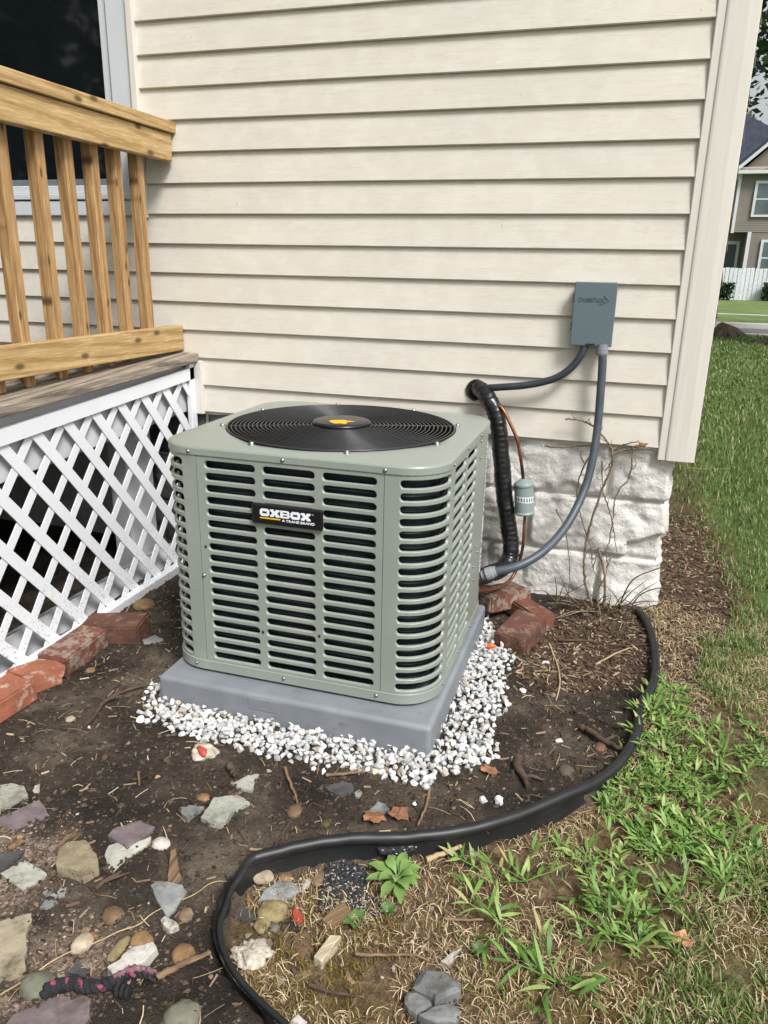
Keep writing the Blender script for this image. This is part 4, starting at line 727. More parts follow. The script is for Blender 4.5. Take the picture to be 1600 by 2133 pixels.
def panel(name, ua, ub, cols, skip=()):
    ua += .0007; ub -= .0007
    pts, edges, slots = [], [], []
    n = max(2, int((ub-ua)/.016))
    lo = [(ua+(ub-ua)*i/n, ZB) for i in range(n+1)]; hi = [(ub-(ub-ua)*i/n, ZT) for i in range(n+1)]
    mid = 26
    rt = [(ub, ZB+(ZT-ZB)*i/mid) for i in range(1, mid)]; lf = [(ua, ZT-(ZT-ZB)*i/mid) for i in range(1, mid)]
    loop = lo+rt+hi+lf; pts += loop; edges += [(i, (i+1) % len(loop)) for i in range(len(loop))]
    if not cols:
        for i in range(1, n):
            for j in range(1, mid): pts.append((ua+(ub-ua)*i/n, ZB+(ZT-ZB)*j/mid))
    for ci, (c0, c1) in enumerate(cols):
        for ri, zc in enumerate(ROWS):
            if (ci, ri) in skip: continue
            lp = stad(c0, c1, zc, SH, .0022); s = len(pts); pts += lp
            edges += [(s+i, s+(i+1) % len(lp)) for i in range(len(lp))]; slots.append((c0, c1, zc))
    ov, oe, of, *_ = geometry.delaunay_2d_cdt([Vector(q) for q in pts], edges, [], 0, 1e-6)
    b = MB(); fs = []
    for f in of:
        cx = sum(ov[i].x for i in f)/len(f); cz = sum(ov[i].y for i in f)/len(f); hole = False
        for c0, c1, zc in slots:
            r = SH/2+.0022
            if abs(cz-zc) < r and c0-.0022 < cx < c1+.0022:
                q = max(c0+SH/2, min(c1-SH/2, cx))
                if (cx-q)**2+(cz-zc)**2 < r*r*.999: hole = True; break
        if not hole: fs.append(tuple(f))
    b.add([(*per(q.x), q.y) for q in ov], fs, False)
    for c0, c1, zc in slots:       # rolled lip, then the edge folded inwards
        L0 = stad(c0, c1, zc, SH, .0022); L1 = stad(c0, c1, zc, SH, .0006); L2 = stad(c0, c1, zc, SH); m_ = len(L0)
        vs = [(*per(u, 0), z) for u, z in L0]+[(*per(u, -.0012), z) for u, z in L1]+[(*per(u, -.0075), z) for u, z in L2]
        b.add(vs, [(i, (i+1) % m_, m_+(i+1) % m_, m_+i) for i in range(m_)]+[(m_+i, m_+(i+1) % m_, 2*m_+(i+1) % m_, 2*m_+i) for i in range(m_)], True)
    m_ = len(loop); vs = [(*per(u), z) for u, z in loop]+[(*per(u, -.008), z) for u, z in loop]
    b.add(vs, [(i, (i+1) % m_, m_+(i+1) % m_, m_+i) for i in range(m_)])
    return b.build(name, 'cabinet', ac)
ux = lambda x: x-(XL+RC)
uy = lambda y: Lx+La+(y-(YF+RC))
panel('front_panel', ux(-1.283), ux(-.777), [(ux(-1.2595), ux(-1.1185)), (ux(-1.0975), ux(-.957)), (ux(-.936), ux(-.7965))])
panel('corner_panel', ux(-.777), uy(-.905), [(ux(-.738), Lx+La-.004)])
panel('side_panel', uy(-.905), uy(-.547), [(uy(-.891), uy(-.753)), (uy(-.729), uy(-.597))])
sp_ = panel('service_panel', uy(-.547), Lx+2*La+Ly+.05, [])
ub0 = Lx+2*La+Ly
panel('back_panel', ub0+.05, ub0+Lx, [(ub0+.07,ub0+.21),(ub0+.23,ub0+.37),(ub0+.39,ub0+.53)])
panel('corner_panel', ub0+Lx, ub0+Lx+La, [(ub0+Lx+.012, ub0+Lx+La-.012)])
ul0 = ub0+Lx+La
panel('side_panel', ul0, ul0+Ly, [(ul0+.02,ul0+.16),(ul0+.185,ul0+.325),(ul0+.35,ul0+.49)])
panel('corner_panel', ul0+Ly, PERIM+ux(-1.283), [(ul0+Ly+.006, ul0+Ly+La-.030)])
def ringwall(b, off0, z0, off1, z1, n=160, smooth=True):
    vs = [(*per(PERIM*i/n, off0), z0) for i in range(n)]+[(*per(PERIM*i/n, off1), z1) for i in range(n)]
    b.add(vs, [(i, (i+1) % n, n+(i+1) % n, n+i) for i in range(n)], smooth)
b = MB(); ringwall(b, -.035, .12, -.035, .70); b.build('coil', 'coil', ac)
b = MB()
for k in range(30): # refrigerant tube rows on the coil face
    z = .13+k*.019; n = 120; b.tube([(*per(PERIM*i/n, -.030), z) for i in range(n+1)], .0035, 5, caps=False)
b.build('coil_tubes', 'coil', ac)
b = MB(); ringwall(b, .0025, .089, .0025, .1155); ringwall(b, .0025, .1155, .0005, .1172); ringwall(b, -.03, .0885, .0025, .089); b.build('base_pan', 'cabinet', ac)
for dx, dy in ((.1,.1),(.1,-.1),(-.1,.1),(-.1,-.1)):
    fx = XL+.15 if dx > 0 else XR-.15; fy = YF+.15 if dy > 0 else YBk-.15
    b = MB(); b.lathe([(0,.0795),(.03,.0795),(.03,.0885),(0,.0885)], 16, (fx,fy,0)); b.build('foot', 'black_matte', ac)
# top cap with fan opening
CX, CY, RF = (XL+XR)/2, (YF+YBk)/2+.004, .330
b = MB(); ringwall(b, .003, .7045, .003, .7205); ringwall(b, .003, .7205, .0008, .7245); ringwall(b, .0008, .7245, -.004, .7262)
n = 160; ring = []
for i in range(n): x, y = per(PERIM*i/n, -.004); ring.append((x, y))
lv = 6; vs = []
for j in range(lv+1):
    tt = j/lv
    for x, y in ring:
        a = math.atan2(y-CY, x-CX); hx, hy = CX+RF*math.cos(a), CY+RF*math.sin(a)
        d = math.hypot(x-hx, y-hy); rise = .0045*min(1, d*tt/.05)
        ear = .003*max(0, math.cos(4*(a-R(22.5)+R(45))))**3*(tt**3)
        vs.append((x+(hx-x)*tt, y+(hy-y)*tt, .7262+rise*(tt > 0)-ear))
b.add(vs, [(j*n+i, j*n+(i+1) % n, (j+1)*n+(i+1) % n, (j+1)*n+i) for j in range(lv) for i in range(n)], True)
b.build('top_panel', 'cabinet', ac)
b = MB(); b.lathe([(RF,.732),(RF-.002,.725),(RF-.004,.60)], 72, (CX,CY,0)); b.build('fan_shroud', 'black_matte', ac)
b = MB(); ringwall(b, -.045, .125, -.045, .13); b.lathe([(.0,.13),(.31,.13)], 24, (CX,CY,0)); b.build('inner_floor', 'black_matte', ac)
gz_ = lambda r: .7325+.003*(1-(r/RF)**2)
b = MB(); NR = 21
for k in range(NR):
    r = .088+(RF-.004-.088)*k/(NR-1); n = 84; rad = .0018 if k < NR-1 else .0030
    b.tube([(CX+r*math.cos(2*math.pi*i/n), CY+r*math.sin(2*math.pi*i/n), gz_(r)) for i in range(n+1)], rad, 5, caps=False)
guard = b.build('fan_guard', 'black_gloss', ac)
for k in range(8):
    a = R(22.5+45*k); b = MB(); b.tube([(CX+r*math.cos(a), CY+r*math.sin(a), gz_(r)-.0035) for r in (.06,.15,.24,RF-.004,RF+.006)], .0024, 6); b.build('spoke', 'black_gloss', guard)
    b = MB(); cx, cy = CX+(RF+.010)*math.cos(a), CY+(RF+.010)*math.sin(a)
    b.lathe([(0,.7285),(.0105,.7285),(.0105,.7305),(.0062,.731),(.006,.736),(.0035,.7375),(0,.7375)], 12, (cx,cy,0)); b.build('bolt', 'zinc', guard)
b = MB(); b.lathe([(0,.7485),(.074,.7475),(.081,.7455),(.0845,.742),(.0845,.737),(.080,.735),(0,.735)], 56, (CX,CY,0)); hub = b.build('hub_cover', 'black_plate', guard)
em = [tuple(q) for q in D['emblem']]
place('emblem', poly_mesh([em], .0006), (0,0,.7490), parent=None).data.materials.append(M['logo_yellow'])
eo = bpy.data.objects[[o.name for o in COL.objects if o.name.startswith('emblem')][-1]]; eo.parent = hub; eo.location = Vector((0,0,.7490))-Vector(ac['_o'])
b = MB(); b.lathe([(0,.70),(.07,.70),(.07,.60),(0,.60)], 24, (CX,CY,0)); b.build('motor', 'black_matte', ac)
for k in range(4):
    a0 = R(20+90*k); b = MB(); vs = []
    for j in range(7):
        r = .06+.25*j/6
        for i in range(7):
            tt = i/6-.5; a = a0+tt*(1.05-.25*j/6); vs.append((CX+r*math.cos(a), CY+r*math.sin(a), .655+.05*tt))
    b.add(vs, [(j*7+i, j*7+i+1, (j+1)*7+i+1, (j+1)*7+i) for j in range(6) for i in range(6)], True); b.build('fan_blade', 'blade', ac)
# screws
bs = MB(); bs.lathe([(0,.0042),(.0026,.0042),(.0030,.0034),(.0030,.0012),(.0052,.0010),(.0055,0),(0,0)], 10); scr = bs.build('screw', 'zinc', ac, origin=(0,0,0))
SC = scr.data
def screw(u, z, off=.001, first=[True]):
    x, y = per(u, off); x2, y2 = per(u, off+.01); q = Vector((x2-x, y2-y, 0)).to_track_quat('Z', 'Y')
    if first[0]: o = scr; first[0] = False
    else: o = bpy.data.objects.new('screw', SC); COL.objects.link(o); o.parent = ac
    o.location = Vector((x, y, z))-Vector(ac['_o']); o.rotation_euler = q.to_euler()
for u, z, off in [(ux(-1.303),.712,.003),(ux(-1.04),.712,.003),(ux(-.775),.712,.003),(uy(-.93),.712,.003),(uy(-.745),.712,.003),(uy(-.56),.712,.003),(ux(-1.315),.103,.0025),(ux(-1.05),.103,.0025),(ux(-.787),.103,.0025),(uy(-.93),.103,.0025),(uy(-.74),.103,.0025),(uy(-.56),.103,.0025),
                  (uy(-.540),.69,.0005),(uy(-.540),.64,.0005),(uy(-.538),.36,.0005),(uy(-.555),.30,.0005),(uy(-.538),.25,.0005),(ux(-1.278),.372,.0005),(uy(-.50),.33,.0005)]: screw(u, z, off)
b = MB()
for u, z in [(ux(-1.268),.455),(ux(-1.108),.232),(ux(-.946),.247),(ux(-1.24),.103),(ux(-.69),.712),(ux(-.715),.102)]:
    x, y = per(u, .0033); x2, y2 = per(u, .01); d = Vector((x2-x, y2-y, 0)).normalized(); s_ = Vector((-d.y, d.x, 0)); vs = []
    for i in range(10): a = 2*math.pi*i/10; vs.append(tuple(Vector((x, y, z))-d*.0022+s_*(.0034*math.cos(a))+Vector((0,0,.0048*math.sin(a)))))
    b.add(vs, [tuple(range(10))])
b.build('drain_hole', 'black_matte', ac)
# name plate
b = MB(); b.box(-1.1245, -.9315, YF-.012, YF-.0005, .5425, .5965); plate = bevel(b.build('name_plate', 'black_plate', ac), .0045, 3)
PO = Vector(ac['_o'])
LH = .0195
def L_O(x, wd):
    c = .0045; o = [(x+c,0),(x+wd-c,0),(x+wd,c),(x+wd,LH-c),(x+wd-c,LH),(x+c,LH),(x,LH-c),(x,c)]; e = .0068
    return [o, [(x+e,e),(x+e,LH-e),(x+wd-e,LH-e),(x+wd-e,e)]]
def L_X(x, wd):
    s = .0095; mh = LH/2; t_ = .0032
    return [[(x,0),(x+s,0),(x+wd/2,.0055),(x+wd-s,0),(x+wd,0),(x+wd,.0035),(x+wd-.0065,mh),(x+wd,LH-.0035),(x+wd,LH),(x+wd-s,LH),(x+wd/2,LH-.0055),(x+s,LH),(x,LH),(x,LH-.0035),(x+.0065,mh),(x,.0035)]]
def L_B(x, wd):
    o = [(x,0),(x+wd-.004,0),(x+wd,.004),(x+wd,.0075),(x+wd-.0022,LH/2),(x+wd-.0008,LH/2+.0025),(x+wd-.0008,LH-.004),(x+wd-.0048,LH),(x,LH)]
    return [o, [(x+.0068,.0042),(x+.0068,.0078),(x+wd-.0068,.0078),(x+wd-.0068,.0042)], [(x+.0068,LH-.0078),(x+.0068,LH-.0042),(x+wd-.0072,LH-.0042),(x+wd-.0072,LH-.0078)]]
def facing(name, me, mat, x, y, z, parent):
    me.materials.clear(); me.materials.append(M[mat]); o = bpy.data.objects.new(name, me); COL.objects.link(o); o.parent = parent
    o.location = Vector((x, y, z))-PO; o.rotation_euler = (math.pi/2, 0, 0); return o
x0 = -1.1005; xx = 0; WDT = .0262; GAP = .0018
for fn in (L_O, L_X, L_B, L_O, L_X):
    facing('letter', poly_mesh(fn(0, WDT), .0004), 'logo_white', x0+xx, YF-.0124, .5655, plate); xx += WDT+GAP
facing('underline', poly_mesh([[(0,0),(.056,0),(.056,.0038),(0,.0038)]], .0004), 'logo_yellow', x0, YF-.0124, .5585, plate)
facing('tagline', text_mesh('A TRANE BRAND', .0088, .0003, .0002, 1.30), 'logo_white', x0+.0605, YF-.0124, .5558, plate)
facing('mark', text_mesh('®', .0048, .0003), 'logo_white', x0+.1035, YF-.0124, .5600, plate)
facing('mark', text_mesh('TM', .0038, .0003), 'logo_white', x0+xx+.001, YF-.0124, .5815, plate)
# stickers on the service panel
def sticker(name, u0, u1, z0, z1, mat, off=.0006, par=None):
    b = MB(); n = 6
    vs = [(*per(u0+(u1-u0)*i/n, off), z) for z in (z0, z1) for i in range(n+1)]
    b.add(vs, [(i, i+1, n+2+i, n+1+i) for i in range(n)]); return b.build(name, mat, par or sp_)
us = uy(-.43)
st = sticker('label_sheet', us, us+.085, .44, .665, 'sticker')
for k in range(13): sticker('print_line', us+.006, us+.04+.036*random.random(), .45+k*.0155, .456+k*.0155, 'ink_blue' if k % 5 == 4 else 'ink', .0010, st)
st = sticker('warning_label', us-.005, us+.075, .335, .425, 'sticker')
b = MB(); q = [per(us+.005, .001), per(us+.03, .001), per(us+.0175, .001)]; b.add([(*q[0], .39), (*q[1], .39), (*q[2], .42)], [(0,1,2)]); b.build('warning_triangle', 'logo_yellow', st)
sticker('print_line', us, us+.07, .345, .352, 'ink_red', .001, st); sticker('print_line', us, us+.06, .362, .368, 'ink', .001, st)
st = sticker('rating_label', us-.01, us+.07, .235, .315, 'sticker')
for k in range(4): sticker('print_line', us-.004, us+.03+.03*random.random(), .245+k*.016, .251+k*.016, ('ink_red','ink_blue','ink','ink')[k], .001, st)

# ------------------------------------------------------------------ disconnect, conduits, refrigerant lines
box = thing('disconnect_box', (-.375, -.02, 1.035), 'grey electrical disconnect box mounted on the siding above the foundation', 'disconnect')
PO = Vector(box['_o'])
b = MB(); b.box(-.436, -.312, -.052, -.008, .940, 1.132); bevel(b.build('body', 'box_grey', box), .003)
b = MB(); b.box(-.4415, -.3075, -.0605, -.0525, .934, 1.1375); cov = bevel(b.build('cover', 'box_grey', box), .0028)
for z in (1.085, .995):
    b = MB(); b.box(-.447, -.4405, -.056, -.040, z-.014, z+.014); bevel(b.build('hinge', 'box_grey', box), .0015)
b = MB(); b.box(-.390, -.360, -.0645, -.0600, .9395, .9425); b.build('latch_slot', 'black_matte', cov)
for xx in (-.386,-.366): b = MB(); b.box(xx, xx+.003, -.066, -.060, .9405, .9445); b.build('latch_tab', 'zinc', cov)
xx = -.4255
for wds, sz in (('D',.0205),('IVERSI',.0165),('T',.0205),('ECH',.0165)):
    me = text_mesh(wds, sz, .0018, 0.0, .76); o = facing('raised_lettering', me, 'box_grey', xx, -.0608, 1.0765, cov); xx += max(v.co.x for v in me.vertices)+.0013
facing('raised_arrow', poly_mesh([[(0,0),(.034,.0175),(.014,.030),(.018,.024),(.0265,.0175),(.022,.0145)]], .0022), 'box_grey', -.360, -.0608, 1.0655, cov)
def conduit(name, pts, rad, mat, label, ribs=.0055):
    P = spline(pts, 10); L = [0]
    for a, c in zip(P, P[1:]): L.append(L[-1]+(c-a).length)
    n = int(L[-1]/ribs*2); Q = []; i = 0
    for k in range(n+1):
        s = L[-1]*k/n
        while i < len(P)-2 and L[i+1] < s: i += 1
        Q.append(P[i].lerp(P[i+1], (s-L[i])/max(1e-9, L[i+1]-L[i])))
    b = MB(); b.tube(Q, lambda k: rad*(1.035 if k % 2 else .965), 14)
    o = b.build(name, mat, origin=Q[-1]); return tag(o, label, 'conduit'), Q
conduit('flexible_conduit', D['condA'], .0125, 'conduit_dark', 'dark grey flexible conduit curving from disconnect box to the wall hole')
cB, QB = conduit('flexible_conduit', D['condB'], .0138, 'conduit', 'long grey flexible conduit sweeping from disconnect box down to the condenser side')
b = MB(); b.tube([(QB[0].x,QB[0].y,.942),(QB[0].x,QB[0].y,.930),(QB[0].x,QB[0].y,.929),(QB[0].x,QB[0].y,.912),(QB[0].x,QB[0].y,.905)], [.017,.017,.0195,.0195,.0165], 12, smooth=False); b.build('connector', 'fitting', cB)
e = QB[-1]; d = (QB[-3]-QB[-1]).normalized()
b = MB(); b.tube([e-d*.024, e-d*.010, e-d*.0095, e+d*.012, e+d*.014, e+d*.026], [.016,.016,.021,.021,.0185,.0175], 14, smooth=False); b.build('connector', 'fitting', cB)
b = MB(); b.tube([e-d*.012, e-d*.0105], [.024,.024], 14, smooth=False); b.build('lock_nut', 'black_matte', cB)
# insulated suction line
P = spline(D['lineset'], 26); b = MB(); np_ = len(P)
SEG = 20; vs = []; prev = None; arc = 0
for i, q in enumerate(P):
    d = (P[min(i+1, np_-1)]-P[max(i-1, 0)]).normalized(); arc += (P[i]-P[max(i-1, 0)]).length
    a0_ = Vector((0,1,0)) if prev is None else prev; a0_ = (a0_-d*a0_.dot(d)).normalized(); prev = a0_; b0_ = d.cross(a0_)
    for k in range(SEG):
        th = 2*math.pi*k/SEG; ph = arc*330+th+1.6*nz(arc*14, math.cos(th), math.sin(th), 2)
        saw = (ph/6.2832) % 1.0; rr = .0285+.0030*(1-saw)**1.5*(.55+.9*nz(arc*30+5, math.cos(th)*1.2, math.sin(th)*1.2, 2))+.0022*nz(arc*22, math.cos(th), math.sin(th)+9, 3)
        vs.append(tuple(q+(a0_*math.cos(th)+b0_*math.sin(th))*rr))
b.add(vs, [(i*SEG+k, i*SEG+(k+1) % SEG, (i+1)*SEG+(k+1) % SEG, (i+1)*SEG+k) for i in range(np_-1) for k in range(SEG)], True)
ls = tag(b.build('insulated_pipe', 'tape', origin=P[-1]), 'shiny black taped insulated pipe bending from wall hole down to the condenser', 'pipe')
b = MB(); b.tube(spline(D['wire'], 6), .0018, 6); b.build('control_wire', 'black_gloss', ls)
b = MB(); q = P[45]; b.tube([q+Vector((.018,-.012,.006)), q+Vector((.032,-.018,.010)), q+Vector((.034,-.018,-.004))], .003, 6); b.build('zip_tie', 'black_gloss', ls)
b = MB(); q = P[222] if np_ > 222 else P[-90]; b.tube([q+Vector((.02,-.01,.0)), q+Vector((.033,-.012,.004)), q+Vector((.034,-.012,.010))], .0028, 6); b.build('zip_tie', 'black_gloss', ls)
b = MB(); h0 = Vector((-.756, -.006, .757))
vs = []; n = 28
for i in range(n):
    a = 2*math.pi*i/n; rr = .0365+.002*nz(math.cos(a)*2, math.sin(a)*2); vs.append((h0.x+rr*math.cos(a), -.0185, h0.z+rr*math.sin(a)))
for i in range(n):
    a = 2*math.pi*i/n; vs.append((h0.x+.022*math.cos(a), -.026, h0.z+.022*math.sin(a)))
for i in range(n):
    a = 2*math.pi*i/n; vs.append((h0.x+.040*math.cos(a), .004, h0.z+.040*math.sin(a)))
b.add(vs, [(i,(i+1)%n,n+(i+1)%n,n+i) for i in range(n)]+[tuple(range(n,2*n))]+[(2*n+i,2*n+(i+1)%n,(i+1)%n,i) for i in range(n)], True)
tag(b.build('wall_sleeve', 'tape'), 'black sealed pipe sleeve in the siding where the lines enter', 'sleeve')
b = MB(); b.tube(spline(D['copper'], 10), .0058, 10); b.tube(spline(D['copper2'], 10), .0058, 10)
b.build
cp = tag(b.build('copper_pipe', 'copper', origin=D['copper2'][-1]), 'bare copper liquid line running beside the black insulated pipe', 'pipe')
t0, t1 = Vector(D['drier'][0]), Vector(D['drier'][1]); ax = (t1-t0).normalized(); LD = (t1-t0).length
prof = [(0,.012),(.06,.022),(.10,.0325),(.125,.0345),(.15,.0350),(.19,.0350),(.20,.0338),(.24,.0338),(.86,.0338),(.90,.0338),(.905,.0352),(.935,.0352),(.955,.034),(.975,.026),(1.0,.012)]
b = MB(); b.tube([t0+ax*LD*a for a, r in prof], [r for a, r in prof], 26)
dr = tag(b.build('filter_drier', 'drier', origin=t1), 'grey green filter drier canister on the copper line beside the foundation', 'filter')
b = MB(); n = 12; c_ = Vector((D['cam']['loc'][0], D['cam']['loc'][1], t0.z)); mid = t0+ax*LD*.52; ad = math.atan2(c_.y-mid.y, c_.x-mid.x)
def dlab(name, a0, a1, s0, s1, mat, rr, par):
    b = MB(); vs = []
    for s_ in (s0, s1):
        for i in range(n+1):
            a = ad+R(a0+(a1-a0)*i/n); q = t0+ax*LD*s_; vs.append((q.x+rr*math.cos(a), q.y+rr*math.sin(a), q.z))
    b.add(vs, [(n+1+i, n+2+i, i+1, i) for i in range(n)]); return b.build(name, mat, par)
lb = dlab('label_band', -55, 95, .44, .60, 'sticker', .0343, dr)
for k in range(9): dlab('print_mark', -50+16*k, -50+16*k+7, .47, .57, 'ink' if k % 3 else 'ink_blue', .0345, lb)

# ------------------------------------------------------------------ loose bricks
def brick(loc, rot, dims, mat, label, seed, broken=0, round_=.006):
    """corner-worn brick; broken>0 knocks that fraction off the +x end unevenly"""
    lx, ly, lz = dims; bm = bmesh.new(); bmesh.ops.create_cube(bm, size=1)
    for v in bm.verts: v.co = Vector((v.co.x*lx, v.co.y*ly, (v.co.z+.5)*lz))
    bmesh.ops.bevel(bm, geom=list(bm.edges), offset=round_, segments=2, affect='EDGES')
    bmesh.ops.subdivide_edges(bm, edges=[e for e in bm.edges if e.calc_length() > .02], cuts=5, use_grid_fill=True)
    for v in bm.verts:
        q = Vector((v.co.x*18+seed*5, v.co.y*18, v.co.z*18)); n = v.co.copy(); n.z -= lz/2
        d = noise.fractal(q, 1, 2, 4)*.0022+noise.fractal(q*.35, 1, 2, 2)*.003
        v.co += n.normalized()*d
        if broken and v.co.x > lx*(.5-broken):
            lim = lx*(.5-broken)+.018*noise.fractal(Vector((seed, v.co.y*30, v.co.z*30)), 1, 2, 3)+.02*(v.co.z/lz)*(seed % 2)
            v.co.x = min(v.co.x, lim+.25*(v.co.x-lim))
    for f in bm.faces: f.smooth = False
    me = bpy.data.meshes.new('brick'); bm.to_mesh(me); bm.free(); me.materials.append(M[mat])
    return tag(place('brick', me, loc, rot), label, 'brick')
brick((-1.752,-.822,-.004), (0,R(-3),R(14)), (.200,.115,.066), 'brick_dark', 'dark earth stained brick at the end of the lattice row nearest the unit', 1)
brick((-1.785,-.985,-.004), (R(3),0,R(92)), (.212,.100,.064), 'brick_crust', 'red brick with pale mortar crust on top in the lattice row', 2)
brick((-1.782,-1.150,-.006), (R(-5),R(4),R(70)), (.130,.105,.060), 'brick_orange', 'broken orange half brick between two whole bricks by the lattice', 3, .18)
brick((-1.785,-1.315,-.006), (0,R(-2),R(84)), (.215,.105,.066), 'brick_orange', 'pale orange brick cut by the photo edge at the foot of the lattice', 4)
brick((-.492,-.415,-.002), (R(3),R(-6),R(72)), (.175,.105,.070), 'brick_dark', 'dark red tilted brick standing on gravel beside the pad', 5, 0, .004)
brick((-.487,-.235,-.004), (R(8),R(4),R(128)), (.185,.095,.058), 'brick_red', 'half hidden red brick lying under the other two by the foundation', 6)
brick((-.592,-.200,.020), (R(-4),R(7),R(56)), (.215,.105,.066), 'brick_crust', 'grey crusted red brick on top under the copper pipe behind the pad', 7)

# ------------------------------------------------------------------ lawn edging
EP = spline([(x, y, .022) for x, y in EDGE], 8); b = MB(); n = len(EP)
def eprof(i):
    k = i/8.0
    bead = .0125 if k < 17.5 else max(.006, .0125-.003*(k-17.5))
    return bead
pts = [Vector((q.x, q.y, .019+.004*nz(q.x*9, q.y*9, 2))) for q in EP]
b.tube(pts, lambda i: eprof(i)*(1+.05*nz(i*.3, 0)), 12)
vs = []
for i, q in enumerate(pts):
    a = pts[max(0, i-1)]; c = pts[min(n-1, i+1)]; d = (c-a); d.z = 0; d.normalize(); nrm = Vector((d.y, -d.x, 0))
    k = i/8.0; tw = 0 if k < 17.5 else min(1, (k-17.5)/2)
    wav = .005*nz(i*.11, 5.5)+.004*math.sin(i*.35)*(tw)
    for h_, o_ in ((.0, .0), (-.016, .003+wav), (-.030, -.002+wav), (-.046, .004+wav), (-.10, .004+wav)):
        z = q.z+h_*(1+.1*tw)+(.010*tw if h_ == 0 else 0); oo = o_+tw*(-.012*(h_ > -.01)-.012*min(1, -h_/.046)); vs.append((q.x-nrm.x*oo, q.y-nrm.y*oo, z))
b.add(vs, [(i*5+j, i*5+j+1, (i+1)*5+j+1, (i+1)*5+j) for i in range(n-1) for j in range(4)], True)
tag(b.build('lawn_edging', 'edging', origin=(EDGE[10][0], EDGE[10][1], 0)), 'black plastic lawn edging curving around the dirt bed, kinked near the pebbles', 'edging')

# ------------------------------------------------------------------ stones
def hull_stone(seed, npt=14):
    rnd = random.Random(seed); bm = bmesh.new()
    for _ in range(npt):
        q = Vector((rnd.gauss(0,1), rnd.gauss(0,1), rnd.gauss(0,1))).normalized()*rnd.uniform(.82, 1.0); bm.verts.new(q)
    r = bmesh.ops.convex_hull(bm, input=bm.verts); 
    bmesh.ops.delete(bm, geom=[g for g in r['geom_interior'] if isinstance(g, bmesh.types.BMVert)], context='VERTS')
    bmesh.ops.recalc_face_normals(bm, faces=bm.faces)
    vs = [tuple(v.co) for v in bm.verts]; bm.verts.index_update(); fs = [tuple(v.index for v in f.verts) for f in bm.faces]; bm.free(); return vs, fs
HULLS = [hull_stone(100+i, random.choice((11,14,18))) for i in range(20)]
def put_stone(b, x, y, z, s, sq=(1,1,.75), rnd=random):
    vs, fs = rnd.choice(HULLS); mt = Matrix.Rotation(rnd.uniform(0,6.28), 3, 'Z') @ Matrix.Rotation(rnd.uniform(-.6,.6), 3, 'X') @ Matrix.Diagonal((s*sq[0]*rnd.uniform(.75,1.25), s*sq[1]*rnd.uniform(.75,1.25), s*sq[2]*rnd.uniform(.75,1.2)))
    b.add([tuple(mt @ Vector(v)+Vector((x,y,z))) for v in vs], fs)
# white gravel round the pad
GP = D['gravel']; gx = [q[0] for q in GP]; gy_ = [q[1] for q in GP]
b = MB(); pts = []; tries = 0
cell = {}
def far_enough(x, y, r):
    i, j = int(x//.02), int(y//.02)
    for a in (-1,0,1):
        for c in (-1,0,1):
            for q in cell.get((i+a, j+c), ()):
                if (q[0]-x)**2+(q[1]-y)**2 < r*r: return False
    return True
rg = random.Random(5)
cand = np.array([(rg.uniform(min(gx), max(gx)), rg.uniform(min(gy_), max(gy_))) for _ in range(40000)])
SDG = sdist(GP, cand[:,0], cand[:,1])
for (x, y), s in zip(cand, SDG):
    if -1.398 < x < -.628 and -1.106 < y < -.34: continue
    if s > -.010+.022*nz(x*8, y*8)+.010*rg.random(): continue
    if not far_enough(x, y, (.0140 if s < -.016 else .019)): continue
    cell.setdefault((int(x//.02), int(y//.02)), []).append((x, y)); pts.append((x, y, s))
for x, y, s in pts:
    r = rg.uniform(.0082, .0135); z = hz(x, y)+r*.45
    put_stone(b, x, y, z, r, (1,.9,.85), rnd=rg)
    if s < -.018 and rg.random() < .5: put_stone(b, x+rg.uniform(-.008,.008), y+rg.uniform(-.008,.008), z+.013, rg.uniform(.0075,.0125), rnd=rg)
stuff(b.build('gravel', 'gravel'), 'white crushed marble gravel heaped round the pad', 'gravel')
SL = ['stray white gravel stone beside the reddish thin stick, farther from the stick tip','stray white gravel stone touching the end of the reddish thin stick','round stray white stone in bare dirt between gravel and edging','larger flat stray white stone in bare dirt near the edging','lone white stone beside the slim brown stick','white stone at the gravel fringe left of the small root','white stone perched on top of the small root','white chip in bare dirt above the small root','white stone in the dirt below the gravel fringe, beyond the leaf scrap','blocky white stone in the dirt nearest the edging curve','white chip near the leaning brick and curved twig','white stone on mulch just below the tilted brick','flat white chip left of the pad corner','tiny white stone in dark dirt below the forked stick','white stone just below the front gravel band by dry grass']
for i, q in enumerate(D['strays']):
    b = MB(); put_stone(b, q[0], q[1], hz(q[0], q[1])+q[2]*.16, q[2]*.5, rnd=random.Random(40+i))
    tag(b.build('white_stone', 'gravel_one', origin=(q[0],q[1],0)), SL[i], 'stone', 'stray white stones outside the gravel bed')
RIM = []
